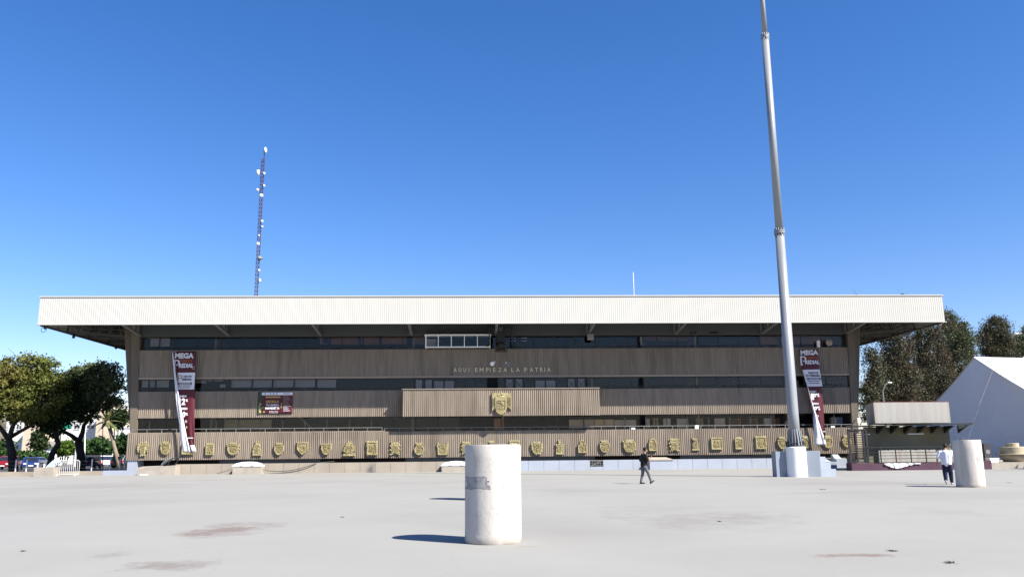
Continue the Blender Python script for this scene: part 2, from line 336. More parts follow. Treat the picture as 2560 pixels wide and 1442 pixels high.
M['plaza'] = plaza_mat()
def sheet(name, x0, x1, y0, y1, z, m):
    return struct(MB().add([(x0,y0,z),(x1,y0,z),(x1,y1,z),(x0,y1,z)], [(0,1,2,3)]).build(name, m, fix=False))
sheet('ground', -6000, 6000, -2000, 9000, -.02, 'dryland')
sheet('plaza', -110, 110, -50, 74, 0, 'plaza')
sheet('parking_lot', -160, -31, 74.004, 190, -.006, 'asphalt')
hb = MB(); rows = []
for i in range(61):
    t = i/60; x = -900+1100*t; h = 62+18*math.sin(t*7)+9*math.sin(t*23+1)+5*math.sin(t*61)
    rows.append((x, h))
for x, h in rows: pass
for j, (dy, k) in enumerate(((0, 0), (140, .55), (260, .9), (380, 1), (700, .2))):
    hb.v += [(x+12*math.sin(i*1.7+j), 800+dy+25*math.sin(i*.9+j), h*k*(1+.06*math.sin(i*2.3+j*2))-.5*(k == 0)) for i, (x, h) in enumerate(rows)]
for j in range(4):
    for i in range(60): a = j*61+i; hb.f.append((a, a+1, a+62, a+61))
struct(hb.build('hill', 'hill', smooth=True, fix=False))
# ------------------------------------------------------------------ the grandstand building
YW = 70.; XL = W(340, 960, YW).x; XR = W(2127, 960, YW).x
zF0, zF1 = Zc(807, 66), Zc(738.5, 66)
zs = {k: Zc(v) for k, v in dict(sof=838, b1t=871.5, b1b=938, b2t=973, b2b=1038, b3t=1075.5, b3b=1141).items()}
B = thing('grandstand_building', 'long brown ribbed concrete building with white overhanging flat roof', 'building', (2, 75, 0))
def ribbed(name, x0, x1, z0, z1, Yf, Yb, m, pitch=.162, depth=.045, parent=B):
    n = max(1, round((x1-x0)/pitch)); p = (x1-x0)/n; pr = [(x0, Yf+depth)]
    for i in range(n):
        a = x0+i*p; j = random.uniform(-.008, .008)
        pr += [(a+.10*p, Yf+depth), (a+.22*p, Yf+depth*.25+j*.4), (a+.42*p, Yf+j*.4), (a+.62*p, Yf+j*.4), (a+.82*p, Yf+depth*.35+j*.4), (a+.92*p, Yf+depth)]
    pr.append((x1, Yf+depth)); k = len(pr); mb = MB()
    mb.v = [(x, y, z0) for x, y in pr]+[(x, y, z1) for x, y in pr]+[(x, Yb, z0) for x, y in pr]+[(x, Yb, z1) for x, y in pr]
    for i in range(k-1): mb.f += [(i, i+1, k+i+1, k+i), (2*k+i+1, 2*k+i, 3*k+i, 3*k+i+1), (k+i, k+i+1, 3*k+i+1, 3*k+i), (i+1, i, 2*k+i, 2*k+i+1)]
    mb.f += [(0, k, 3*k, 2*k), (k-1, 3*k-1, 4*k-1, 2*k-1)[::-1]]
    return mb.build(name, m, parent, fix=False)
ribbed('parapet_band', XL, XR, zs['b1b'], zs['b1t'], YW, YW+.4, 'rib')
MB().box(XL-.02, XR+.02, YW-.03, YW+.4, zs['b1b']-.16, zs['b1b']-.004).build('edge_trim', 'trim', B)
ribbed('parapet_band', XL, XR, zs['b2b'], zs['b2t'], YW, YW+.4, 'rib')
XL3 = W(317, 1110, 69.72).x; XM3 = W(961, 1100, 69.72).x
ribbed('crest_band', XL3, XM3, zs['b3b'], zs['b3t']+.02, 69.66, 70.3, 'rib')
ribbed('crest_band', XM3+.004, W(2135, 1100, 69.72).x, zs['b3b'], zs['b3t'], 69.72, 70.3, 'rib')
cp = MB().box(XL3, XM3, 69.70, 70.0, zs['b3t']+.024, zs['b3t']+.06); cp.build('coping', 'trim', B)
# the projecting balcony box
bx0, bx1 = W(1006, 1008, 68.8).x, W(1499, 1008, 68.8).x; bz0 = Zc(1038, 68.8)-.02; bz1 = Zc(970, 68.8)
ribbed('balcony_box', bx0, bx1, bz0, bz1-.06, 68.8, 70.04, M['rib'], .165, .05)
MB().box(bx0-.05, bx1+.05, 68.74, 69.99, bz1-.056, bz1).build('balcony_coping', 'trim', B)
# end columns, tapering, doubled
for sgn, a, b_, c_ in ((1, (309, 840), (329, 840), (350, 840)), (-1, (2153, 836), (2136, 836), (2118, 836))):
    lo = ((324, 1080), (327, 1080), (343, 1080)) if sgn == 1 else ((2147, 1062), (2144, 1062), (2129, 1062))
    zt = zF0+.9
    for (q0, q1, Y0, Y1, l0, l1) in ((a, b_, 70.25, 72.2, lo[0], lo[1]), (b_, c_, 69.93, 71.6, lo[1], lo[2])):
        t0, t1, u0, u1 = W(q0[0], q0[1], 70).x, W(q1[0], q1[1], 70).x, W(l0[0], l0[1], 70).x, W(l1[0], l1[1], 70).x
        z0 = Zc(l0[1]) if sgn == 1 else zs['b3t']; k = (zt-zs['sof'])/(zs['sof']-z0)
        t0 += (t0-u0)*k; t1 += (t1-u1)*k
        if t0 > t1: t0, t1, u0, u1 = t1, t0, u1, u0
        z0 = zs['b3t']-.5
        MB().hexa([(u0, Y0, z0), (u1, Y0, z0), (u1, Y1, z0), (u0, Y1, z0)], [(t0, Y0, zt), (t1, Y0, zt), (t1, Y1, zt), (t0, Y1, zt)]).build('column', 'ribsmooth', B)
# body behind the glass
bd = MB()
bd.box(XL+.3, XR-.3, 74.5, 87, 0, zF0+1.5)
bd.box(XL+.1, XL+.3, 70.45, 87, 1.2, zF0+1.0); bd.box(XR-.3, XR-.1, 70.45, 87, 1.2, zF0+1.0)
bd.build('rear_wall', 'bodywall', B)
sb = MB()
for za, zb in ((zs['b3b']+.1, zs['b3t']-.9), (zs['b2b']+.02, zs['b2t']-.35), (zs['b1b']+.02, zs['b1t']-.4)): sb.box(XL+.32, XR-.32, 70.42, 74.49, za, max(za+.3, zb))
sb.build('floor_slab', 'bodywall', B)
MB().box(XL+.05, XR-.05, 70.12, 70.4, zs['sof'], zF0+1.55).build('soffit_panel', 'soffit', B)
# sub-basement behind the base wall
bs = MB().box(XL-.6, XR, 71.2, 74.45, 0, zs['b3b']+.3); bs.build('basement_wall', 'basement', B)
for xa, xb in ((343, 548), (802, 1013), (1488, 1700), (1938, 2140)):
    MB().box(W(xa, 1150, 71.15).x, W(xb, 1150, 71.15).x, 71.1, 71.19, .1, zs['b3b']-.02).build('basement_opening', 'black', B)
MB().box(XL3+.15, W(344, 1160, 69.9).x, 69.75, 71.1, 0, zs['b3b']-.004).build('basement_pier', 'wallblue', B)
# roof: corrugated fascia, deck, trusses
xf0, xf1 = W(97.5, 775, 66).x, W(2359, 770, 66).x; YB = 89.
def corr(name, x0, x1, Y, z0, z1, m, pitch=.17, depth=.012):
    n = round((x1-x0)/pitch); p = (x1-x0)/n; pr = []
    for i in range(n): a = x0+i*p; pr += [(a, Y), (a+.55*p, Y), (a+.64*p, Y+depth), (a+.90*p, Y+depth)]
    pr.append((x1, Y)); k = len(pr); mb = MB(); mb.v = [(x, y, z0) for x, y in pr]+[(x, y, z1) for x, y in pr]
    mb.v += [(x, Y+.12, z0) for x, y in pr]+[(x, Y+.12, z1) for x, y in pr]
    for i in range(k-1): mb.f += [(i, i+1, k+i+1, k+i), (2*k+i+1, 2*k+i, 3*k+i, 3*k+i+1), (i+1, i, 2*k+i, 2*k+i+1)]
    return mb.build(name, m, RF, fix=False)
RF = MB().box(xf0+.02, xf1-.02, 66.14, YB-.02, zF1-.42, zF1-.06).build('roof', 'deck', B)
corr('fascia', xf0, xf1, 66, zF0, zF1-.09, 'white_metal')
MB().box(xf0-.06, xf1+.06, 65.94, 66.14, zF1-.085, zF1).build('fascia_cap', 'white_metal', RF)
MB().box(xf0-.12, xf1+.1, 65.93, 66.16, zF0-.05, zF0-.004).build('fascia_drip', 'white_metal', RF)
for x in (xf0, xf1): MB().box(x-.04, x+.04, 66.145, YB, zF0+.0, zF1-.0).build('fascia_side', 'white_metal', RF)
MB().box(xf0+.06, xf1-.06, YB, YB+.1, zF0, zF1-.01).build('fascia_rear', 'white_metal', RF)
xs_br = [W(p, 840, 70).x for p in (350, 571, 801, 1030, 1240, 1472, 1690, 1907, 2118)]
for i, x in enumerate(xs_br):
    t = MB(); zt = zF1-.5; zc = zs['sof']+.10
    t.bar((x, 66.3, zF0+.06), (x, 70.1, zc), .20, .16); t.bar((x, 66.3, zt), (x, 70.1, zt), .16, .16)
    t.bar((x, 66.3, zF0+.1), (x, 67.6, zt), .1); t.bar((x, 67.6, zt), (x, 68.9, zF0-.25), .1); t.bar((x, 68.9, zF0-.25), (x, 70.0, zt), .1); t.bar((x-.16, 69.9, zc), (x-.16, 69.9, zt), .1)
    t.build('cantilever_truss', 'steel', RF)
for sx, xe, xc in ((-1, xf0+.1, XL-.9), (1, xf1-.1, XR+.9)):
    for Y in (70.6, 74.5, 78.5, 82.5, 86.5):
        t = MB(); za = zF0+.05; zb = zF0-.38 if Y < 72 else zF0+.02; zt = zF1-.5
        t.bar((xe, Y, za), (xc, Y, zb), .13, .15); t.bar((xe, Y, zt), (xc, Y, zt), .13)
        n = 6
        for i in range(n):
            a = xe+(xc-xe)*i/n; b = xe+(xc-xe)*(i+.5)/n; c = xe+(xc-xe)*(i+1)/n
            t.bar((a, Y, za+(zb-za)*i/n), (b, Y, zt), .08); t.bar((b, Y, zt), (c, Y, za+(zb-za)*(i+1)/n), .08)
        t.build('end_truss', 'truss_shade', RF)
    t = MB()
    for k in range(5):
        xx = xe+(xc-xe)*(k+.5)/5; t.bar((xx, 66.3, zF0+.5), (xx, YB-.2, zF0+.5), .07)
    for k in range(9):
        t.bar((xe, 66.6+k*2.3, zF0+.12), (xc, 66.6+k*2.3+1.2, zF0+.12), .05)
    t.bar((xe-sx*.02, 66.3, zF0-.06), (xe-sx*.02, YB-.2, zF0-.06), .16, .10)
    t.build('purlin', 'truss_shade', RF)
lp = MB()
for px, py, sx in ((113, 819, 1), (184, 842, 1), (290, 869, 1), (2344, 803, -1), (2263, 829, -1)):
    p = W(px, py, 66.4+(px-100)/217*13 if sx == 1 else 66.4+(2352-px)/217*13); lp = MB(); lp.sph((p.x, p.y, p.z), .14); lp.bar((p.x, p.y, p.z+.1), (p.x, p.y, p.z+.4), .05); lp.build('eave_lamp', 'darksteel', RF)
# windows
def strip(zb, zt, edges, YG, Yfr, glass='glass'):
    for a, b in zip(edges[:-1], edges[1:]):
        xa, xb = W(a, 955, YW).x, W(b, 955, YW).x
        f = MB(); t = .05
        f.box(xa, xb, Yfr, Yfr+.08, zb, zb+t); f.box(xa, xb, Yfr, Yfr+.08, zt-t, zt); f.box(xa, xa+t*.8, Yfr, Yfr+.08, zb+t, zt-t); f.box(xb-t*.8, xb-.004, Yfr, Yfr+.08, zb+t, zt-t)
        fo = f.build('window', 'darksteel', B)
        MB().box(xa+.045, xb-.045, YG, YG+.012, zb+.052, zt-.052).build('pane', glass, fo)
def even(a, b, n): return [a+(b-a)*i/n for i in range(n+1)]
strip(zs['b1t']+.02, zs['sof']-.01, [350, 368, 428]+even(500, 745, 5)+[745, 791, 805]+even(870, 1060, 4)[0:] , 70.2, 70.18) if 0 else None
e1 = [352, 390, 428, 487, 545, 604, 663, 745, 791, 850, 905, 950, 1005, 1062]
e1r = even(1232, 2116, 17)
strip(zs['b1t']+.02, zs['sof']-.01, e1, 70.2, 70.18); strip(zs['b1t']+.02, zs['sof']-.01, e1r, 70.2, 70.18)
e2 = [343, 371, 388, 425, 480, 531, 575, 630, 681, 735, 790, 850, 910, 970, 1033]
strip(zs['b2t']+.02, zs['b1b']-.17, e2, 70.2, 70.18); strip(zs['b2t']+.02, zs['b1b']-.17, even(1468, 2122, 12), 70.2, 70.18)
strip(zs['b3t']+.02, zs['b2b']-.01, [338, 380, 420]+even(490, 1150, 12), 70.2, 70.18); strip(zs['b3t']+.02, zs['b2b']-.01, even(1150, 1560, 8)[0:], 70.2, 70.18, 'glassclear'); strip(zs['b3t']+.02, zs['b2b']-.01, even(1560, 2132, 11), 70.2, 70.18, 'glassclear')
# doors behind the balcony
dz0, dz1 = bz0+.9, zs['b1b']-.17
for a, b in ((1035, 1083), (1262, 1310), (1417, 1466)):
    xa, xb = W(a, 955, YW).x, W(b, 955, YW).x; xm = (xa+xb)/2
    d = MB()
    for u, v in ((xa, xm-.01), (xm+.01, xb)):
        d.box(u, u+.12, 70.14, 70.22, dz0, dz1); d.box(v-.12, v, 70.14, 70.22, dz0, dz1); d.box(u+.12, v-.12, 70.14, 70.22, dz1-.14, dz1); d.box(u+.12, v-.12, 70.14, 70.22, dz0, dz0+.2)
    do = d.build('double_door', 'darksteel', B)
    MB().box(xa+.12, xb-.12, 70.18, 70.19, dz0+.2, dz1-.14).build('pane', 'glass', do)
    MB().box(xa+.13, xb-.13, 70.24, 70.25, dz0+.2, dz1-.14).build('curtain', 'blind', do)
    if a > 1200:
        x_ = MB()
        for u, v in ((xa+.2, xm-.15), (xm+.15, xb-.2)):
            zc_ = zs['b2t']+.42; x_.bar((u, 70.16, zc_-.3), (v, 70.16, zc_+.3), .035); x_.bar((u, 70.16, zc_+.3), (v, 70.16, zc_-.3), .035)
        x_.build('tape_cross', 'ink', do)
for a, b in ((1083, 1110), (1110, 1137), (1137, 1165), (1165, 1190), (1190, 1218), (1244, 1262), (1310, 1337), (1337, 1364), (1364, 1391), (1391, 1417)):
    xa, xb = W(a, 955, YW).x, W(b, 955, YW).x; f = MB()
    f.box(xa, xa+.05, 70.16, 70.24, dz0, dz1); f.box(xb-.05, xb-.004, 70.16, 70.24, dz0, dz1); f.box(xa+.05, xb-.05, 70.16, 70.24, dz1-.25, dz1-.19)
    fo = f.build('window', 'darksteel', B); MB().box(xa+.05, xb-.05, 70.2, 70.21, dz0, dz1).build('pane', 'glass', fo)
    if a in (1083, 1110, 1337, 1364): MB().box(xa+.06, xb-.06, 70.26, 70.27, dz0, dz1-.25).build('blind', 'blind', fo)
MB().box(W(1218, 955, 70).x, W(1244, 955, 70).x, 70.42, 70.46, dz0, dz1).build('open_doorway', 'black', B)
# blinds, panels and fittings inside
def inside(name, m, px0, px1, py0, py1, Y=70.5, th=.03):
    a, b = W(px0, py1, Y), W(px1, py0, Y); return MB().box(a.x, b.x, Y, Y+th, a.z, b.z).build(name, m, B)
for q in ((345, 371, 948, 968), (372, 388, 948, 968), (389, 423, 948, 968), (484, 516, 948, 958), (518, 558, 945, 953), (550, 564, 960, 968), (577, 629, 948, 968), (631, 680, 948, 968), (682, 734, 948, 968), (736, 788, 948, 968), (793, 840, 948, 969)):
    inside('blind', 'blind', *q)
inside('blind', 'blind', 375, 425, 845, 866); inside('blind', 'tanpanel', 352, 425, 843, 846, 70.9)
inside('wood_panel', 'wood', 806, 823, 841, 858, 71.2); inside('wood_panel', 'wood', 827, 948, 841, 861, 71.5); inside('wood_panel', 'wood', 952, 1016, 841, 860, 71.5); inside('wood_panel', 'wood', 1031, 1060, 841, 860, 71.5)
inside('wood_panel', 'tanpanel', 800, 822, 843, 859, 71.2)
inside('wood_panel', 'olivepanel', 563, 679, 1048, 1071, 70.7); inside('wood_panel', 'tanpanel', 560, 566, 1046, 1078, 70.6)
inside('wood_panel', 'wood', 1600, 1740, 838, 852, 72.5); inside('wood_panel', 'wood', 1900, 2090, 838, 860, 72)
for px in (1283, 1310):
    for py in (844.5, 851.5): p = W(px, py, 70.9); MB().box(p.x-.24, p.x+.24, 70.9, 71.0, p.z-.03, p.z+.03).build('ceiling_lamp', 'whitepaint', B)
for px0, px1 in ((1726, 1732), (1735, 1740), (1775, 1796)): MB().box(W(px0, 832, 70.1).x, W(px1, 832, 70.1).x, 70.09, 70.115, Zc(834.5), Zc(830.5)).build('soffit_vent', 'black', B)
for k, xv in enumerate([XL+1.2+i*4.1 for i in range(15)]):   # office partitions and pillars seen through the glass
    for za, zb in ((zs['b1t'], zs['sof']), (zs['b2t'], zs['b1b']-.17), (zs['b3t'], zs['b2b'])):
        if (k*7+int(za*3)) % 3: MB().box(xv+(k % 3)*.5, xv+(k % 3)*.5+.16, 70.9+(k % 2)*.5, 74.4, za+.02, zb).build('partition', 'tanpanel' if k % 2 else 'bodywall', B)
# railings
def railing(z, xa, xb, Y, m, hgt=.22, sp=1.18):
    r = MB(); r.bar((xa, Y, z+hgt), (xb, Y, z+hgt), .05, .05); n = int((xb-xa)/sp)
    for i in range(n+1): x = xa+(xb-xa)*i/n; r.bar((x, Y, z), (x, Y, z+hgt-.03), .045)
    return r.build('railing', m, B)
X_ = lambda p, y=960, Y=70.: W(p, y, Y).x
railing(zs['b1t'], X_(350), X_(1058), 70.09, 'darksteel'); railing(zs['b1t'], X_(1275), X_(2120), 70.09, 'darksteel')
railing(zs['b2t'], X_(343), X_(1000), 70.09, 'darksteel'); railing(zs['b2t'], X_(1500), X_(2124), 70.09, 'darksteel')
railing(zs['b3t']+.06, X_(340), X_(958), 69.95, 'steel', .27); railing(zs['b3t'], X_(964), X_(2128), 69.95, 'steel', .27)
# ------------------------------------------------------------------ store-room clutter in the lower window strip
def clut(name, label, cat, m, px0, px1, py0, py1, Y, dep=.35, group=None, lines=None):
    a, b = W(px0, py1, Y), W(px1, py0, Y); t = thing(name, label, cat, ((a.x+b.x)/2, Y, a.z), group); mb = MB()
    if lines == 'shelf':
        for x in (a.x, b.x-.05): mb.box(x, x+.05, Y, Y+.05, a.z, b.z); mb.box(x, x+.05, Y+dep, Y+dep+.05, a.z, b.z)
        mb.build('frame', m, t); k = MB()
        for i in range(4): z = a.z+(b.z-a.z)*(i+.2)/4; k.box(a.x+.05, b.x-.05, Y, Y+dep, z, z+.045)
        k.build('shelf', m, t)
    else:
        mb.box(a.x, b.x, Y, Y+dep, a.z, b.z-.02).build('body', m, t); MB().box(a.x-.01, b.x+.01, Y-.01, Y+dep+.01, b.z-.018, b.z).build('lid', m, t)
    return t
YI = 70.46
inside('wood_panel', 'lightwood', 1487, 1534, 1048, 1067, YI); inside('wood_panel', 'tanpanel', 1536, 1590, 1049, 1066, YI)
inside('wood_panel', 'tanpanel', 1423, 1485, 1048, 1070, YI, .03)
inside('wood_panel', 'tanpanel', 1615, 1624, 1046, 1069, YI); inside('wood_panel', 'tanpanel', 1693, 1718, 1046, 1070, YI); inside('wood_panel', 'tanpanel', 1787, 1812, 1045, 1066, YI); inside('wood_panel', 'wood', 1235, 1260, 1046, 1075, 71.0)
clut('cardboard_box', 'square tan cardboard box with a small mark behind the lower window', 'box', 'carton', 1659, 1676, 1046, 1064, YI+.05)
clut('cardboard_box', 'wide tan carton under the lower right windows beside metal shelves', 'box', 'carton', 1912, 1927, 1045, 1064, YI+.05)
clut('cardboard_box', 'small pale carton just left of the flagpole in the lower windows', 'box', 'carton', 1964, 1972, 1052, 1060, YI+.05)
clut('cardboard_box', 'large tan board box right of the right banner behind glass', 'box', 'carton', 2079, 2091, 1043, 1061, YI+.05)
clut('blue_panel_case', 'grey blue upright case near the right end of the lower windows', 'case', M['basement'], 2092, 2106, 1042, 1060, YI+.1)
G1 = 'storage shelves behind the lower windows'
for px0, px1, lb in ((1743, 1757, 'narrow wooden rack with four shelves in the lower windows'), (1826, 1851, 'wide reddish metal shelf between dark windows'), (1874, 1893, 'reddish metal shelf to the left of a tan carton'), (1928, 1948, 'dark metal shelf to the right of a tan carton'), (1636, 1645, 'thin stack of upright wooden slats in lower window')):
    clut('storage_shelf', lb, 'shelf', 'wood' if px0 > 1800 else 'lightwood', px0, px1, 1044, 1066, YI+.1, .4, G1, 'shelf')
for px, lb in ((1583, 'white folded papers on the window ledge above the crests'), (1742, 'small white box standing on the ledge at mid right'), (2081, 'white paper bundle on the ledge right of the banner')):
    p = W(px, 1072 if px < 2000 else 1061, 69.86); t = MB().box(p.x-.16, p.x+.16, 69.80, 69.92, zs['b3t']+.004, zs['b3t']+(.14 if px != 1742 else .3)).build('white_bundle', 'whitepaint'); tag(t, lb, 'papers')
# announcer booth
Zb0, Zb1 = zs['b1t']+.02, Zc(835, 69.2); xa, xb = X_(1063, 855, 69.2), X_(1226, 855, 69.2); f = MB()
BT = thing('glazed_booth', 'white framed glazed booth projecting from the top storey', 'booth', ((xa+xb)/2, 69.4, Zb0))
f.box(xa, xb, 69.2, 69.3, Zb0, Zb0+.1); f.box(xa-.06, xb+.06, 69.14, 70.1, Zb1-.12, Zb1); f.box(xa, xa+.1, 69.2, 69.3, Zb0+.1, Zb1-.12); f.box(xb-.1, xb, 69.2, 69.3, Zb0+.1, Zb1-.12)
f.box(xa, xa+.08, 69.98, 70.08, Zb0, Zb1-.12); f.box(xb-.08, xb, 69.98, 70.08, Zb0, Zb1-.12); f.box(xa, xa+.08, 69.3, 69.98, Zb0, Zb0+.1); f.box(xb-.08, xb, 69.3, 69.98, Zb0, Zb0+.1); f.build('frame', 'whitepaint', BT)
for i in range(1, 5):
    x = xa+(xb-xa)*i/5; MB().box(x-.035, x+.035, 69.2, 69.28, Zb0+.1, Zb1-.12).build('mullion', 'whitepaint', BT)
MB().box(xa+.1, xb-.1, 69.24, 69.25, Zb0+.1, Zb1-.12).build('pane', 'glass', BT)
MB().box(xa+.11, xa+.9, 69.9, 69.93, Zb0+.1, Zb1-.3).build('blind', 'blind', BT)
MB().box(xa+.1, xb-.1, 69.3, 70.0, Zb0, Zb0+.05).build('floor', 'bodywall', BT)
# bell and its hanging frame
bp = W(1252, 860, 68.9); bz = Zc(879, 68.9)
FR = thing('bell_gantry', 'dark steel hanging frame under the roof centre holding the bell', 'frame', (bp.x, 69, zs['b1t']))
f = MB(); zt = zF0+.6; zl = Zc(816, 69)
for sx in (-1, 1):
    for Y in (68.4, 69.6): f.bar((bp.x+sx*.95, Y, Zc(862, 69)), (bp.x+sx*.95, Y, zt), .1); 
    f.bar((bp.x+sx*.95, 68.4, zl), (bp.x+sx*.95, 69.6, zl), .08); f.bar((bp.x+sx*.95, 68.4, Zc(862, 69)), (bp.x+sx*.95, 70.0, Zc(862, 69)), .08)
    f.bar((bp.x+sx*.95, 68.4, Zc(866, 69)+.2), (bp.x+sx*1.35, 69.9, zs['b1t']), .08); f.bar((bp.x+sx*.95, 68.4, zl-.1), (bp.x+sx*.3, 69, zt), .06)
f.bar((bp.x-.95, 68.4, zl), (bp.x+.95, 68.4, zl), .08); f.bar((bp.x-.95, 69.6, zl), (bp.x+.95, 69.6, zl), .08)
f.build('crossbar', 'darksteel', FR)
f = MB(); f.bar((bp.x-.13, 68.9, Zc(826, 69)), (bp.x-.13, 68.9, zt), .05); f.bar((bp.x+.13, 68.9, Zc(826, 69)), (bp.x+.13, 68.9, zt), .05)
for i in range(5): z = Zc(826, 69)+.25*i; f.bar((bp.x-.13, 68.9, z), (bp.x+.13, 68.9, z+.12*(-1)**i), .05)
f.build('hanger', M['rim'], FR)
MB().box(bp.x-.36, bp.x+.36, 69.0, 69.4, Zc(855, 69), zF0+.1).build('mast_box', 'darkgreen', FR)
BE = thing('bell', 'dark bronze bell hanging in front of the top parapet', 'bell', (bp.x, 68.7, bz))
MB().lathe((bp.x, 68.6, bz), [(.52, -.02), (.55, .03), (.42, .10), (.34, .22), (.29, .45), (.26, .62), (.17, .72), (.04, .76)], 20).build('bell_body', 'bronze', BE, True)
MB().tube([(bp.x-.12, 68.6, bz+.74), (bp.x-.12, 68.6, bz+.9), (bp.x+.12, 68.6, bz+.9), (bp.x+.12, 68.6, bz+.74)], .04, 6).build('bell_yoke', 'darksteel', BE)
MB().sph((bp.x, 68.6, bz-.08), .07).build('clapper', M['steel'], BE)
# lettering
WL = thing('wall_lettering', 'brass capital letters reading AQUI EMPIEZA LA PATRIA on the top parapet', 'lettering', (bp.x, 69.99, Zc(924)))
lx = {'AQUI': (1133, [1133.5, 1145.5, 1158.5, 1171.5]), 'EMPIEZA': (0, [1187.5, 1199, 1215, 1224.5, 1232.5, 1246, 1258.5]), 'LA': (0, [1278, 1290]), 'PATRIA': (0, [1310.5, 1324, 1337.5, 1350, 1361, 1367.5])}
wid = dict(A=9, Q=8.5, U=7.5, I=2, E=6.5, M=10, P=7, Z=7.5, L=6.5, T=8, R=7.5)
for wd_, (_, xs) in lx.items():
    for ch, x in zip(wd_, xs):
        y0, y1 = 929-(x-1133)*.003, 920-(x-1133)*.004
        a, b = W(x, y0+.6, 69.98), W(x+wid[ch], y1-.6, 69.98); mb = MB(); put_text(mb, ch, a.x, b.x, a.z, b.z, 69.99, .03, .06); mb.build('letter', 'letter', WL, fix=False)
# fittings on the facade
def spot(px, py, lb, tilt):
    p = W(px, py, 69.5); t = thing('floodlight', lb, 'floodlight', p, 'floodlights above the lettering')
    MB().tube([(p.x, 69.5, p.z), (p.x+tilt*.2, 69.99, p.z+.2)], .03, 6).build('arm', 'steel', t)
    MB().lathe((p.x, 69.35, p.z), [(.17, 0), (.18, .04), (.12, .22), (.05, .28)], 14, 'y').build('lamp_head', 'whitepaint' if tilt > 0 else 'steel', t)
    MB().sph((p.x+tilt*.2, 69.9, p.z+.2), .08).build('bracket_knob', 'whitepaint', t)
spot(1230.5, 909.5, 'bright round white floodlight above the word EMPIEZA', 1); spot(1272, 911, 'dull grey floodlight above the word LA', -1)
p = W(1476, 842, 69.3); t = thing('speaker_box', 'grey box loudspeaker hanging under the roof truss', 'loudspeaker', p)
MB().box(p.x-.24, p.x+.24, 69.1, 69.5, p.z-.24, p.z+.22).build('cabinet', 'concblock', t); MB().box(p.x-.19, p.x+.19, 69.08, 69.1, p.z-.19, p.z+.17).build('grille', 'steel', t); MB().bar((p.x, 69.3, p.z+.22), (p.x, 69.3, zF0+.2), .05).build('hanger', 'steel', t)
p = W(2073, 855, 69.7); t = thing('satellite_dish', 'round pale satellite dish on the top parapet at right', 'satellite dish', p)
MB().lathe((p.x, 69.75, p.z), [(.31, -.02), (.3, .0), (.2, .07), (.06, .11)], 20, 'y').build('reflector', 'concblock', t, True)
MB().bar((p.x, 69.85, p.z), (p.x+.03, 69.95, zs['b1t']), .05).build('mount', 'steel', t); MB().bar((p.x, 69.75, p.z-.25), (p.x+.02, 69.45, p.z), .03).build('feed_arm', 'steel', t)
p = W(2045, 854, 69.9); t = MB().box(p.x-.12, p.x+.12, 69.8, 70.0, zs['b1t'], p.z+.1).build('junction_box', 'whitepaint'); tag(t, 'small white box on top parapet left of the dish', 'box')
p = W(2145, 1050, 69.5); t = thing('column_floodlight', 'white floodlight low on the right end column', 'floodlight', p)
MB().box(p.x-.1, p.x+.14, 69.35, 69.5, p.z-.22, p.z+.2).build('lamp_head', 'whitepaint', t); MB().bar((p.x, 69.5, p.z), (p.x-.1, 69.93, p.z), .06).build('arm', 'steel', t)
p0, p1 = W(1585, 737, 72), W(1585, 681, 72); t = MB().tube([(p0.x, 72, zF1-.08), (p0.x, 72, p1.z-.9)], .03, 6); t.tube([(p0.x, 72, p1.z-.9), (p0.x, 72, p1.z)], [.035, .03], 6); tag(t.build('whip_antenna', 'whitepaint'), 'thin white whip antenna standing on the flat roof', 'antenna')
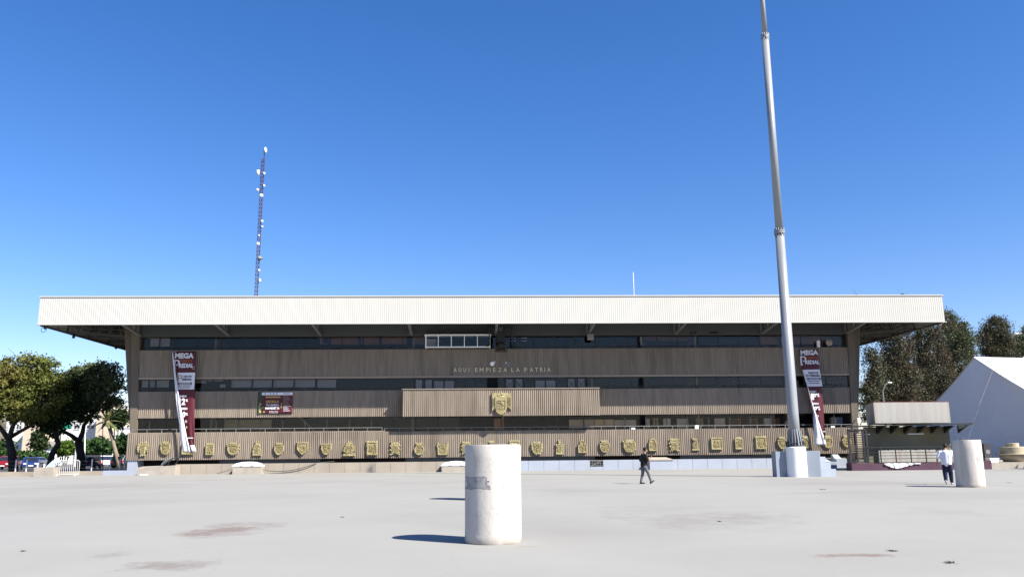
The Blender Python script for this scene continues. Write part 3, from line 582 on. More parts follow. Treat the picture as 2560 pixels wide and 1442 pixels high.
# ------------------------------------------------------------------ crests (relief emblems)
def rr(wd, ht, r, n=4):
    pts = []
    for cx, cz, a0 in ((wd-r, ht-r, 0), (-wd+r, ht-r, 90), (-wd+r, -ht+r, 180), (wd-r, -ht+r, 270)):
        for i in range(n+1): a = rad(a0+90*i/n); pts.append((cx+r*math.cos(a), cz+r*math.sin(a)))
    return pts
def oval(a, b, n=20, cz=0): return [(a*math.cos(2*math.pi*i/n), cz+b*math.sin(2*math.pi*i/n)) for i in range(n)]
def ushield(a, t, b, pw=2., nt_=0):
    top = [(a, t), (a*.5, t-nt_), (0, t), (-a*.5, t-nt_), (-a, t)] if nt_ else [(a, t), (-a, t)]
    bot = []
    for i in range(1, 12):
        u = -1+2*i/12; bot.append((a*u, -b+(b*.9)*abs(u)**pw))
    return top+[(-a, -b*.1)]+bot+[(a, -b*.1)]
SHAPES = {
 'helm': [(.2, -.5), (.2, .05), (.42, -.2), (.5, .1), (.48, .36), (.3, .42), (.24, .5), (.1, .42), (-.1, .42), (-.24, .5), (-.3, .42), (-.48, .36), (-.5, .1), (-.42, -.2), (-.2, .05), (-.2, -.5)],
 'shield': ushield(.46, .34, .5, 2.4), 'point': ushield(.5, .5, .5, 1.25, .05), 'oval': oval(.46, .46, 20, -.04), 'rect': rr(.46, .5, .1), 'sq': rr(.5, .46, .07), 'ornate': ushield(.48, .4, .5, 3.2, .08),
 'bell': [(.5, -.5), (.42, -.1), (.3, .15), (.2, .2), (.14, .5), (-.14, .5), (-.2, .2), (-.3, .15), (-.42, -.1), (-.5, -.5)],
 'tree': [(.5, -.5), (.5, -.4), (.28, -.3), (.5, -.1), (.46, .2), (.3, .25), (.16, .5), (-.12, .5), (-.3, .22), (-.46, .05), (-.5, -.12), (-.3, -.3), (-.5, -.42), (-.5, -.5)],
 'horn': [(.4, -.5), (.42, 0), (.5, .2), (.4, .5), (.2, .2), (0, .12), (-.2, .2), (-.4, .5), (-.5, .2), (-.42, 0), (-.4, -.5)],
 'arch': [(.46, -.5), (.46, .1)]+[(.42*math.cos(a*.314), .1+.4*math.sin(a*.314)) for a in range(1, 10)]+[(-.46, .1), (-.46, -.5)],
 'house': [(.46, -.5), (.46, .12), (.3, .16)]+[(.24*math.cos(a*.314), .26+.24*math.sin(a*.314)) for a in range(0, 11)]+[(-.3, .16), (-.46, .12), (-.46, -.5)],
 'scroll': [(.42, -.46), (.3, -.3), (.44, -.1), (.34, 0), (.46, .2), (.36, .34), (.4, .5), (.15, .42), (-.15, .42), (-.4, .5), (-.36, .34), (-.46, .2), (-.34, 0), (-.44, -.1), (-.3, -.3), (-.42, -.46), (-.1, -.38), (.1, -.38)],
 'bird': [(.45, -.5), (.45, -.42), (.34, -.36)]+[(.36*math.cos(a), -.12+.34*math.sin(a)) for a in (-.5, 0, .5, 1.0)]+[(.12, .25), (.3, .5), (.05, .36), (-.3, .5), (-.4, .3), (-.12, .24)]+[(.36*math.cos(a), -.12+.34*math.sin(a)) for a in (2.2, 2.7, 3.2, 3.6)]+[(-.34, -.36), (-.45, -.42), (-.45, -.5)],
 'cross': [(.4, -.5), (.4, .2), (.12, .22), (.12, .5), (-.12, .5), (-.12, .22), (-.4, .2), (-.4, -.5)],
}
crests = [  # px centre, half width, top, bottom, shape, crown?, beads?, label
 (358, 14, 1104, 1139, 'helm', 0, 1, 'leftmost gold crest with a plumed helmet over a narrow shield'),
 (414, 13, 1100, 1136, 'ornate', 1, 1, 'gold crest with leafy edges, second from the left end'),
 (470, 16, 1104, 1138, 'sq', 0, 0, 'gold crest mostly hidden behind the foot of the left banner'),
 (525, 11.5, 1104, 1138, 'rect', 1, 0, 'plain tall rectangular gold crest right of the left banner'),
 (583, 16, 1102, 1137, 'ornate', 1, 1, 'broad gold crest with scrolled rim, fifth from the left end'),
 (643, 11, 1103, 1138, 'bell', 0, 1, 'small bell shaped gold crest with a figure on top'),
 (698, 14, 1103, 1138, 'shield', 1, 0, 'gold U shaped shield crest topped by a pointed crown'),
 (757, 15.5, 1103, 1138, 'point', 0, 0, 'plain gold crest shaped like a pointed heart shield'),
 (816, 15, 1102, 1138, 'shield', 0, 0, 'gold shield crest with a framed relief, right of the heart shield'),
 (873, 14, 1103, 1139, 'tree', 0, 1, 'gold crest like a tree with leaves above a flat base'),
 (930, 14.5, 1102, 1138, 'rect', 0, 1, 'rounded rectangular gold crest just left of the parapet shadow step'),
 (988, 13.5, 1103, 1138, 'scroll', 0, 1, 'gold crest of curling scrolls with footed base'),
 (1048, 14.5, 1103, 1138, 'oval', 1, 0, 'oval gold crest with a tilted crown'),
 (1107, 16.5, 1103, 1137, 'horn', 0, 0, 'gold crest with two raised wing tips like horns'),
 (1166, 14, 1100, 1136, 'scroll', 1, 1, 'gold crest cut by the left edge of the big white cylinder'),
 (1229, 12, 1098, 1134, 'cross', 1, 0, 'gold crest seen only by its top between two thin rods'),
 (1286, 15, 1099, 1135, 'rect', 0, 0, 'flat topped gold crest peeping over the white cylinder'),
 (1342, 15, 1100, 1136, 'ornate', 1, 1, 'ornate gold crest just right of the big white cylinder'),
 (1399, 11, 1100, 1135, 'cross', 0, 1, 'narrow gold crest with a square panel and knob on top'),
 (1455, 12.5, 1098, 1133, 'house', 0, 0, 'gold crest shaped like a plaque with a round head'),
 (1511, 14.5, 1097, 1132, 'shield', 1, 0, 'gold shield crest with horned upper corners above the wall grille'),
 (1573, 17, 1095, 1131, 'ornate', 1, 1, 'widest gold crest, left of the man in black'),
 (1631, 12, 1094, 1128, 'arch', 0, 0, 'arched tablet gold crest above the man in black'),
 (1685, 14, 1092, 1129, 'scroll', 1, 1, 'gold crest with wavy scrolled left edge right of the arched tablet'),
 (1738, 11, 1091, 1126, 'bird', 0, 0, 'gold crest with a bird perched on an oval'),
 (1791, 15.5, 1091, 1126, 'sq', 0, 0, 'large square gold crest with rounded lower corners'),
 (1846, 11.5, 1089, 1124, 'rect', 1, 0, 'gold rectangular crest with a small central crown'),
 (1901, 14, 1089, 1124, 'sq', 0, 1, 'square gold crest with scrolled corners'),
 (1954, 13, 1088, 1123, 'shield', 1, 0, 'gold shield crest just left of the flagpole'),
 (2013, 12, 1086, 1121, 'oval', 1, 1, 'gold crest half hidden by the flagpole foot'),
 (2068, 13, 1085, 1120, 'ornate', 1, 1, 'gold crest behind the foot of the right banner'),
 (2115, 12, 1084, 1118, 'oval', 1, 1, 'rightmost gold crest beside the slatted gate'),
]
def crest(px, hw, yt, yb, shp, crown, beads, label, Y=69.72, group='gold coats of arms along the lower band', name='coat_of_arms', seed=0):
    rnd = random.Random(px+seed); c = W(px, (yt+yb)/2, Y); wd = .93*abs(W(px+hw, yb, Y).x-W(px-hw, yb, Y).x); ht = .95*(W(px, yt, Y).z-W(px, yb, Y).z)
    t = thing(name, label, 'crest', c, group); top = .5
    k = .86 if crown else 1.; oz = -.07*ht if crown else 0
    poly = [(c.x+x*wd, c.z+oz+z*ht*k) for x, z in SHAPES[shp]]
    if SHAPES[shp][0][1] != -9:  # ccw
        A = sum(poly[i][0]*poly[(i+1) % len(poly)][1]-poly[(i+1) % len(poly)][0]*poly[i][1] for i in range(len(poly)))
        if A < 0: poly = poly[::-1]
    sc = lambda s, dz=0: [(c.x+(x-c.x)*s, c.z+oz+(z-c.z-oz)*s+dz) for x, z in poly]
    mb = MB(); mb.prism(poly, Y+.05, Y-.12); mb.build('shield', 'gold', t)
    if shp not in ('helm', 'bell', 'tree', 'scroll', 'bird', 'horn', 'cross'):
        n = len(poly); a, b = sc(.97), sc(.78); q = MB(); q.v = [(x, Y-.12, z) for x, z in a]+[(x, Y-.17, z) for x, z in sc(.93)]+[(x, Y-.17, z) for x, z in sc(.82)]+[(x, Y-.119, z) for x, z in b]
        for j in range(3):
            for i in range(n): q.f.append((j*n+i, j*n+(i+1) % n, (j+1)*n+(i+1) % n, (j+1)*n+i))
        q.build('rim', 'gold', t)
    else:
        a_, b_ = wd*.2, ht*.2; q = MB(); cz = c.z+oz-ht*.12
        q.box(c.x-a_, c.x+a_, Y-.16, Y-.11, cz-b_, cz-b_+.04); q.box(c.x-a_, c.x+a_, Y-.16, Y-.11, cz+b_-.04, cz+b_); q.box(c.x-a_, c.x-a_+.04, Y-.158, Y-.11, cz-b_+.04, cz+b_-.04); q.box(c.x+a_-.04, c.x+a_, Y-.158, Y-.11, cz-b_+.04, cz+b_-.04); q.build('rim', 'gold', t)
    q = MB()
    for i in range(16):
        x = c.x+rnd.uniform(-.3, .3)*wd*(.6 if shp in ('helm', 'bell', 'bird') else 1); z = c.z+oz+rnd.uniform(-.32, .28)*ht*k
        if rnd.random() < .6: q.sph((x, Y-.125, z), (rnd.uniform(.03, .1)*wd, rnd.uniform(.02, .07), rnd.uniform(.03, .1)*ht), 6, 4)
        else: q.bar((x, Y-.13, z), (x+rnd.uniform(-.2, .2)*wd, Y-.13, z+rnd.uniform(-.15, .15)*ht), .05, .04)
    q.box(c.x-wd*.3*(.5 if shp in ('helm', 'bell', 'bird') else 1), c.x+wd*.3*(.5 if shp in ('helm', 'bell', 'bird') else 1), Y-.128, Y-.10, c.z+oz-.3*ht*k, c.z+oz+.22*ht*k); q.build('relief', 'golddark', t)
    if crown:
        q = MB(); z0 = c.z+oz+.40*ht*k; q.box(c.x-wd*.28, c.x+wd*.28, Y-.15, Y-.02, z0, z0+.1*ht)
        for i in range(5):
            x = c.x+(i-2)*wd*.13; q.hexa([(x-.045, Y-.13, z0+.1*ht), (x+.045, Y-.13, z0+.1*ht), (x+.045, Y-.04, z0+.1*ht), (x-.045, Y-.04, z0+.1*ht)], [(x-.01, Y-.1, z0+.19*ht), (x+.01, Y-.1, z0+.19*ht), (x+.01, Y-.07, z0+.19*ht), (x-.01, Y-.07, z0+.19*ht)])
        q.build('crown', 'gold', t)
    if beads:
        q = MB(); n = len(poly); L = []
        for i in range(n):
            a = Vector(poly[i]); b = Vector(poly[(i+1) % n]); m_ = max(1, int((b-a).length/.13))
            L += [a+(b-a)*j/m_ for j in range(m_)]
        for p in L[::1]:
            r = rnd.uniform(.055, .085); q.sph((p.x+rnd.uniform(-.02, .03), Y-.09, p.y+rnd.uniform(-.02, .02)), (r, r*.9, r*1.1), 6, 4)
        q.build('scrollwork', 'gold', t, True)
    return t
for cr in crests: crest(*cr, Y=(69.66 if cr[0] < 961 else 69.72))
# the large eagle crest on the balcony box
Yc = 68.8; c = W(1253, 1008, Yc); s_ = (W(1278, 1008, Yc).x-W(1230, 1008, Yc).x)/48
T = thing('eagle_coat_of_arms', 'large gold crest with two wings framing a rounded shield on the balcony', 'crest', c)
def PX(pts): return [(c.x+(x-1253)*s_, c.z-(y-1008)*s_) for x, y in pts][::-1]
MB().prism(PX([(1238, 992), (1268, 992), (1268, 1018), (1264, 1029), (1258, 1034), (1253, 1036), (1247, 1034), (1241, 1029), (1238, 1018)]), Yc+.04, Yc-.22).build('shield', 'gold', T)
MB().prism(PX([(1230, 982), (1234, 984), (1238, 981), (1243, 983), (1244, 992), (1237, 992), (1237, 1020), (1230, 1028)]), Yc+.04, Yc-.16).build('wing', 'gold', T)
MB().prism(PX([(1262, 992), (1262, 983), (1268, 981), (1273, 984), (1277, 981), (1278, 1024), (1269, 1016), (1269, 992)]), Yc+.04, Yc-.16).build('wing', 'gold', T)
q = MB()
for x in (1245, 1249, 1253, 1257, 1261): q.sph((c.x+(x-1253)*s_, Yc-.1, c.z-(987-1008-(x == 1253)*3)*s_), (.09, .1, .16), 8, 6)
q.box(c.x-.3, c.x+.3, Yc-.18, Yc, c.z+.46, c.z+.62); q.build('crown', 'gold', T, True)
q = MB(); z0, z1 = c.z-.72, c.z+.25; x0, x1 = c.x-.34, c.x+.34
q.box(x0, x1, Yc-.26, Yc-.2, z1-.04, z1); q.box(x0, x0+.04, Yc-.258, Yc-.2, z0+.25, z1-.04); q.box(x1-.04, x1, Yc-.258, Yc-.2, z0+.25, z1-.04); q.box(x0+.1, x1-.1, Yc-.25, Yc-.2, z0+.22, z0+.27); q.box(x0+.04, x1-.04, Yc-.25, Yc-.2, c.z-.2, c.z-.17)
q.bar((x0+.1, Yc-.24, c.z+.1), (x1-.15, Yc-.24, c.z-.1), .06); q.sph((c.x, Yc-.22, c.z+.08), (.1, .08, .12)); q.box(c.x-.2, c.x+.15, Yc-.25, Yc-.2, c.z-.45, c.z-.28)
for i in range(6): q.bar((c.x+(1231+i*1.2-1253)*s_, Yc-.17, c.z+.45-.02*i), (c.x+(1231+i*1.2-1253)*s_, Yc-.17, c.z-.35+.05*i), .02); q.bar((c.x+(1270.5+i*1.2-1253)*s_, Yc-.17, c.z+.45), (c.x+(1270.5+i*1.2-1253)*s_, Yc-.17, c.z-.15-.04*i), .02)
q.build('relief', 'golddark', T)
# ------------------------------------------------------------------ banners
def lerp_tab(tab, y):
    for (a, xa), (b, xb) in zip(tab[:-1], tab[1:]):
        if a <= y <= b: return xa+(xb-xa)*(y-a)/(b-a)
    return tab[0][1] if y < tab[0][0] else tab[-1][1]
def cloth_strip(name, m, left, right, y0, y1, Yl, Yr, parent, ny=44, nx=6, wob=.0, th=.012):
    mb = MB(); fr = []; 
    for j in range(ny+1):
        y = y0+(y1-y0)*j/ny
        for i in range(nx+1):
            u = i/nx; px = lerp_tab(left, y)*(1-u)+lerp_tab(right, y)*u; Y = Yl(y)*(1-u)+Yr(y)*u+wob*math.sin(u*9+y*.03)*min(1, max(0, (y-y0)/120))
            fr.append(W(px, y, Y))
    n = len(fr); mb.v = [tuple(p) for p in fr]+[(p.x, p.y+th, p.z) for p in fr]; k = nx+1
    for j in range(ny):
        for i in range(nx): a = j*k+i; mb.f += [(a, a+k, a+k+1, a+1), (n+a, n+a+1, n+a+k+1, n+a+k)]
    for j in range(ny): a = j*k; mb.f += [(a, n+a, n+a+k, a+k), (a+nx, a+k+nx, n+a+k+nx, n+a+nx)]
    for i in range(nx): a = i; mb.f.append((a, a+1, n+a+1, n+a)); a = ny*k+i; mb.f.append((a, n+a, n+a+1, a+1))
    return mb.build(name, m, parent, True)
def words(parent, m, s, px0, px1, py0, py1, Y, bold=.02, name='lettering', skew=0, **kw):
    a, b = W(px0, py1, Y), W(px1, py0, Y); mb = MB()
    wp = (lambda x, z: (x, Y, z+(x-a.x)*skew)) if skew else None
    put_text(mb, s, a.x, b.x, a.z, b.z, Y, bold, .006, warp=wp, **kw); return mb.build(name, m, parent, fix=False)
def rect(parent, m, px0, px1, py0, py1, Y, name='printed_panel', th=.006):
    a, b = W(px0, py1, Y), W(px1, py0, Y); return MB().box(a.x, b.x, Y-th, Y, a.z, b.z).build(name, m, parent)
Yb = 69.45
L = thing('long_banner', 'long maroon banner at left, its white back curled over the left edge', 'banner', (W(462, 877, Yb).x, Yb, W(462, 877, Yb).z), 'tall maroon tax banners')
cst = lambda v: (lambda y: v)
cloth_strip('banner_sheet', 'maroon', [(877, 431), (930, 439), (960, 440), (1010, 450), (1060, 462), (1113, 474)], [(877, 491), (930, 489), (960, 488), (1010, 487), (1055, 486), (1113, 486)], 877, 1113, cst(Yb), cst(Yb), L, wob=.05)
rect(L, 'vinylwhite', 442, 488, 931, 973, Yb-.05)
cloth_strip('banner_hem', 'vinylwhite', [(1112, 474), (1129, 479)], [(1112, 486), (1129, 491)], 1112, 1129, cst(Yb-.03), cst(Yb-.03), L, 4, 4)
cloth_strip('curled_edge', 'vinylwhite', [(879, 430), (960, 437), (1010, 441), (1060, 448), (1092, 450), (1130, 457)], [(879, 432), (930, 438.5), (960, 443), (1010, 450.5), (1060, 461), (1100, 469), (1130, 476)], 879, 1130, lambda y: Yb-.12-.0009*(y-879), lambda y: Yb-.2-.0012*(y-879), L, 44, 5, .06)
words(L, 'vinylwhite', 'MEGA', 437, 485, 882, 896, Yb-.06, .045)
words(L, 'orange', 'EVENTO', 449, 480, 899, 905.5, Yb-.06, .03)
rect(L, 'orange', 481, 485, 901.5, 902.3, Yb-.06, 'rule')
words(L, 'vinylwhite', 'P', 434, 450, 899, 923, Yb-.07, .03); words(L, 'maroon', 'P', 438, 446, 902, 919, Yb-.085, 0)
words(L, 'vinylwhite', 'REDIAL', 447, 484, 908, 919, Yb-.06, .045)
for q in ((434, 441, 879, 879.8), (434, 434.8, 879.8, 889), (480, 486.6, 921.4, 922.2), (486, 486.8, 911, 921.4)): rect(L, 'vinylwhite', *q, Yb-.06, 'rule')
words(L, 'ink', 'AGO DE', 458, 479, 938, 943, Yb-.07, .04); words(L, 'ink', 'REDIAL', 455, 480, 945, 951, Yb-.07, .04); words(L, 'joint', 'P', 444, 456, 937, 954, Yb-.07, .0)
rect(L, 'ink', 444, 480, 955.5, 961, Yb-.06, 'rule'); words(L, 'vinylwhite', 'TRANSFORMA', 447, 477, 956.5, 960, Yb-.075, .02)
words(L, 'ink', 'BIENES, SORPRENDE Y', 445, 480, 962.5, 965.5, Yb-.07, .02); words(L, 'ink', 'PAGA EN ENERO', 446, 476, 967, 970, Yb-.07, .02)
rect(L, 'joint', 448, 468, 972, 972.4, Yb-.07, 'rule'); rect(L, 'ink', 485, 485.6, 962, 972, Yb-.07, 'rule')
words(L, 'vinylwhite', 'ENERO', 448, 467, 987, 992, Yb-.08, .04); words(L, 'vinylwhite', '12', 447, 464, 995, 1012, Yb-.08, .05); words(L, 'vinylwhite', '%', 464, 470, 997, 1004, Yb-.08, .03)
words(L, 'vinylwhite', 'FEBRERO', 452, 469, 1018, 1024, Yb-.09, .04); words(L, 'vinylwhite', '10', 451, 464, 1028, 1043, Yb-.09, .05); words(L, 'vinylwhite', '%', 463, 470, 1031, 1038, Yb-.09, .03)
words(L, 'vinylwhite', 'O', 462, 468, 1050, 1056, Yb-.09, .03); words(L, 'vinylwhite', '%', 465, 468, 1065, 1070, Yb-.09, .03)
rect(L, 'vinylwhite', 469, 483, 1093, 1095.5, Yb-.08, 'rule')
MB().tube([W(431, 877, Yb), W(492, 876.5, Yb)], .03, 6).build('top_rod', 'steel', L)
R_ = thing('long_banner', 'slanting maroon banner at right beside the flagpole, foot curled to white', 'banner', (W(2022, 872, Yb).x, Yb, W(2022, 872, Yb).z), 'tall maroon tax banners')
cloth_strip('banner_sheet', 'maroon', [(872, 1998), (930, 2006), (965, 2016), (1000, 2022), (1040, 2034), (1100, 2062)], [(872, 2044), (930, 2048), (970, 2053), (1010, 2058), (1100, 2063)], 872, 1100, cst(Yb), cst(Yb), R_, wob=.05)
mb = MB(); q = [W(2006, 924, Yb-.05), W(2049, 923, Yb-.05), W(2056, 965, Yb-.05), W(2019, 966, Yb-.05)]; mb.hexa([(p.x, p.y, p.z) for p in q][::-1], [(p.x, p.y-.008, p.z) for p in q][::-1]); mb.build('printed_panel', 'vinylwhite', R_)
cloth_strip('curled_edge', 'vinylwhite', [(926, 2006), (965, 2018), (1000, 2026), (1032, 2033), (1050, 2034), (1112, 2036)], [(926, 2007.5), (965, 2019.5), (1000, 2029), (1022, 2036), (1050, 2046), (1080, 2056), (1098, 2063), (1112, 2066)], 926, 1112, lambda y: Yb-.1-.001*(y-926), lambda y: Yb-.2-.001*(y-926), R_, 40, 5, .08)
sk = -.02
words(R_, 'vinylwhite', 'MEGA', 2002, 2045, 875, 888, Yb-.06, .045, skew=.02); words(R_, 'orange', 'EVENTO', 2014, 2044, 891, 897, Yb-.06, .03); words(R_, 'vinylwhite', 'P', 2002, 2015, 890, 913, Yb-.07, .03); words(R_, 'maroon', 'P', 2005.5, 2012, 893, 909, Yb-.085, 0)
words(R_, 'vinylwhite', 'REDIAL', 2013, 2048, 900, 910, Yb-.06, .045)
words(R_, 'ink', 'PAGO DE', 2021, 2046, 929, 934, Yb-.07, .04); words(R_, 'ink', 'TU PREDIAL', 2014, 2050, 935.5, 941.5, Yb-.07, .04); rect(R_, 'ink', 2018, 2052, 944, 949, Yb-.07, 'rule'); words(R_, 'vinylwhite', 'TRANSFORMA', 2021, 2049, 945, 948, Yb-.085, .02)
words(R_, 'ink', 'BIENES, SORPRENDE Y', 2020, 2052, 951, 954, Yb-.07, .02); words(R_, 'ink', 'PAGA EN ENERO', 2024, 2049, 956, 959, Yb-.07, .02)
words(R_, 'vinylwhite', 'ENERO', 2026, 2041, 976, 980, Yb-.08, .04); words(R_, 'vinylwhite', '1', 2028, 2034, 983, 999, Yb-.08, .06); words(R_, 'vinylwhite', '2%', 2034, 2048, 983, 992, Yb-.08, .05)
words(R_, 'vinylwhite', 'FEBRERO', 2030, 2047, 1006, 1011, Yb-.08, .04); words(R_, 'vinylwhite', '10%', 2032, 2050, 1015, 1025, Yb-.08, .05); words(R_, 'vinylwhite', 'O', 2042, 2047, 1037, 1042, Yb-.08, .03); rect(R_, 'vinylwhite', 2057, 2063, 1077, 1079, Yb-.08, 'rule')
MB().tube([W(1997, 872, Yb), W(2045, 871.5, Yb)], .03, 6).build('top_rod', 'steel', R_)
K = thing('recycling_banner', 'small maroon banner reading RECICLA TU ARBOL NAVIDENO on the middle band', 'banner', (W(688, 1007, 69.9).x, 69.9, W(688, 1007, 69.9).z))
Yk = 69.93
cloth_strip('banner_sheet', 'maroon', [(979, 646), (1033, 644)], [(979, 732), (1034, 731)], 979, 1033.5, cst(Yk), cst(Yk), K, 12, 14, .012)
rect(K, 'vinylwhite', 650, 732, 980, 987.5, Yk-.03); rect(K, 'printleaf', 645, 655, 981, 1032.5, Yk-.036, 'printed_branch'); 
a = MB(); 
for cx, cy, r in ((660, 1028, 3), (658, 1019, 3), (659, 1006, 2), (657, 996, 2)):
    p = W(cx, cy, Yk-.037); MB().lathe((p.x, Yk-.045, p.z), [(r*.034, 0), (r*.034, .006)], 10, 'y').build('printed_branch', 'printleaf', K)
pass
for q in (663, 676, 684, 692): p = W(q, 983.5, Yk-.04); MB().lathe((p.x, Yk-.042, p.z), [(.055, 0), (.055, .006)], 10, 'y').build('logo', 'ink', K)
words(K, 'ink', 'Tijuana', 708, 725, 981.5, 985.5, Yk-.036, .02)
rect(K, 'goldink', 664, 701, 990, 994, Yk-.03, 'rule'); words(K, 'goldink', 'RECICLA', 665, 698, 1000, 1007, Yk-.035, .04); words(K, 'vinylwhite', 'TU ÁRBOL', 664.5, 698, 1008.5, 1014.5, Yk-.035, .035); words(K, 'vinylwhite', 'NAVIDEÑO', 663, 698.5, 1016, 1023, Yk-.035, .06)
words(K, 'goldink', '2026', 701.5, 705.5, 1006, 1020, Yk-.035, .04, vert=True)
for i in range(8): rect(K, 'vinylwhite' if i > 4 else 'trim', 708, 722+3*(i % 3), 990+i*5, 990.9+i*5, Yk-.03, 'rule'); rect(K, 'vinylwhite' if i > 4 else 'trim', 708, 718+3*((i+1) % 3), 992+i*5, 992.7+i*5, Yk-.03, 'rule')
words(K, 'vinylwhite', 'ENERO 2026', 673, 695, 1027, 1029, Yk-.035, .02); words(K, 'vinylwhite', 'PARQUES', 673, 695, 1030, 1032, Yk-.035, .02)
# ------------------------------------------------------------------ base wall
YBs = 68.5; zt = Zc(1151.5, YBs); xA = W(250, 1170, YBs).x
BW = thing('base_wall', 'low plaza wall of square panels below the crests, beige left, pale blue right', 'wall', (0, YBs, 0))
xm = X_(1166, 1165, YBs); xb = X_(1990, 1155, YBs); xl = X_(438, 1170, YBs)
pw = X_(900, 1170, YBs)-X_(878.2, 1170, YBs)
def panels(x0, x1, m, jm=.012):
    n = max(1, round((x1-x0)/.0001)) if 0 else max(1, round((x1-x0)/(36/29.9)))
    p = (x1-x0)/n
    for i in range(n): MB().box(x0+i*p+jm, x0+(i+1)*p-jm, YBs, YBs+.25, 0, zt).build('panel', m, BW)
ga, gb = X_(1475, 1165, YBs), X_(1508, 1165, YBs)
panels(xl, xm, 'wallbeige'); panels(xm, ga, 'wallblue'); panels(gb, xb, 'wallblue')
MB().box(xl, ga, YBs+.02, YBs+.245, 0, zt-.01).build('core', 'joint', BW); MB().box(gb, X_(2115, 1150, YBs), YBs+.02, YBs+.245, 0, zt-.01).build('core', 'joint', BW)
MB().box(xb+.01, X_(2115, 1150, YBs), YBs, YBs+.25, 0, zt-.12).build('panel', 'wallblue', BW)
MB().box(ga, gb, YBs+.01, YBs+.24, 0, zt*.35).build('panel', 'wallblue', BW)
MB().box(ga, gb, YBs+.8, YBs+.85, 0, zt).build('recess', 'black', BW)
g = MB()
g.box(ga, gb, YBs, YBs+.05, zt-.08, zt); 
for i in range(6): x = ga+(gb-ga)*i/5; g.bar((x, YBs+.03, zt*.35), (x, YBs+.03, zt-.06), .03)
for z in (.5, .68): g.bar((ga, YBs+.03, zt*z), (gb, YBs+.03, zt*z), .03)
g.bar((ga+.1, YBs+.01, zt*.4), (gb-.2, YBs+.01, zt*.9), .05)
tag(g.build('wall_grille', 'steel'), 'rusty metal grille set in the pale blue base wall', 'grille')
LW = thing('low_kerb_wall', 'low pinkish kerb wall running left of the building', 'wall', (-35, YBs, 0))
MB().box(X_(-600, 1176, YBs), X_(257, 1176, YBs), YBs, YBs+.4, 0, .34).build('kerb', 'wallbeige', LW); MB().box(X_(257.2, 1176, YBs), X_(437, 1176, YBs), YBs, YBs+.4, 0, .36).build('painted_kerb', 'wallblue', LW)
MB().box(X_(-600, 1176, YBs), X_(130, 1176, YBs), YBs-.5, YBs-.004, 0, .16).build('step', 'wallbeige', LW)
def skylight(px0, px1, pyt, lab, dome='dome', Yf=67.3, dep=1.1, dz=.28, m='concblock'):
    x0, x1 = X_(px0, 1175, Yf), X_(px1, 1175, Yf); z = W((px0+px1)/2, pyt, Yf).z; t = thing('skylight_block', lab, 'skylight', ((x0+x1)/2, Yf, 0), 'concrete skylight blocks along the base wall')
    MB().box(x0, x1, Yf, Yf+dep, 0, z).build('block', m, t)
    if dome:
        MB().box(x0-.05, x1+.02, Yf-.04, Yf+dep, z+.003, z+.10).build('lid_frame', 'dome', t)
        prof = []; mb = MB(); n = 10
        for i in range(n+1):
            u = i/n; zz = z+.1+dz*math.sin(math.pi*min(1, max(0, (.06+.88*u))))**.6; prof.append((x0+.08+(x1-x0-.2)*u, zz))
        mb.prism([(x0+.08, z+.101)]+prof+[(x1-.12, z+.101)], Yf+dep-.1, Yf+.1); mb.build('dome', dome, t)
        for u in (.3, .68): MB().box(x0+(x1-x0)*u-.12, x0+(x1-x0)*u+.12, Yf-.055, Yf-.042, z+.03, z+.07).build('vent_slot', 'steel', t)
    return t
skylight(581, 652, 1166, 'skylight block with white dome above a beige wall, left of the long cable')
skylight(1104, 1176, 1164, 'skylight block with white dome, partly behind the big white cylinder')
t = thing('broken_skylight_block', 'low broken concrete skylight block with a lifted blue dome near the left column', 'skylight', (X_(390, 1175, 67.3), 67.3, 0))
x0, x1 = X_(343, 1175, 67.3), X_(438, 1175, 67.3); z0 = W(390, 1163, 67.3).z
MB().hexa([(x0, 67.3, 0), (x1, 67.3, 0), (x1, 68.4, 0), (x0, 68.4, 0)], [(x0, 67.3, z0*.78), (x1, 67.3, z0), (x1, 68.4, z0), (x0, 68.4, z0*.9)]).build('block', 'concblock', t)
xa = X_(404, 1160, 67.5); xb_ = X_(438, 1160, 67.5); mb = MB()
for i in range(9):
    u = i/8; x = xa+(xb_-.25-xa)*u; z = z0+.04+.52*math.sin(u*math.pi*.5)**.7
    mb.v += [(x, 67.4, z), (x+.3*u, 68.3, z+.05), (x, 67.4, z-.03), (x+.3*u, 68.3, z+.02)]
for i in range(8): a = i*4; mb.f += [(a, a+4, a+5, a+1), (a+2, a+3, a+7, a+6), (a, a+2, a+6, a+4), (a+1, a+5, a+7, a+3)]
mb.build('lifted_dome', 'bluedome', t)
mb = MB(); mb.bar((xb_-.25, 67.4, z0+.55), (xb_-.55, 67.4, z0+.02), .05); mb.bar((xb_+.05, 68.3, z0+.6), (xb_-.3, 68.3, z0+.02), .05); mb.build('dome_edge', 'darksteel', t)
t = thing('loose_rubble', 'small white rubble at the foot of the broken skylight block', 'rubble', (X_(358, 1182, 67), 67, 0)); mb = MB()
for i in range(7): mb.sph((X_(352+i*2.5, 1182, 67.1), 67.1+random.uniform(-.1, .1), .05), (.09, .06, .06), 6, 4)
mb.build('stones', 'whitepaint', t)
t = thing('concrete_block', 'plain concrete block on the plaza edge beside the crowd barrier', 'block', (X_(108, 1180, 67), 67, 0))
x0, x1 = X_(84, 1180, 67), X_(133, 1180, 67); MB().box(x0, x1, 67, 68.1, 0, .68).build('block', 'concblock', t); MB().box(x0+.05, x0+.12, 67.3, 67.35, .684, 1.0).build('rebar', 'whitepaint', t); MB().box(x0+.55, x0+.62, 67.3, 67.35, .684, .95).build('rebar', 'whitepaint', t)
t = thing('leaning_sheet', 'tilted grey translucent sheet leaning over the left concrete block', 'sheet', (X_(118, 1160, 67.9), 67.9, .69)); xa = x0+.6
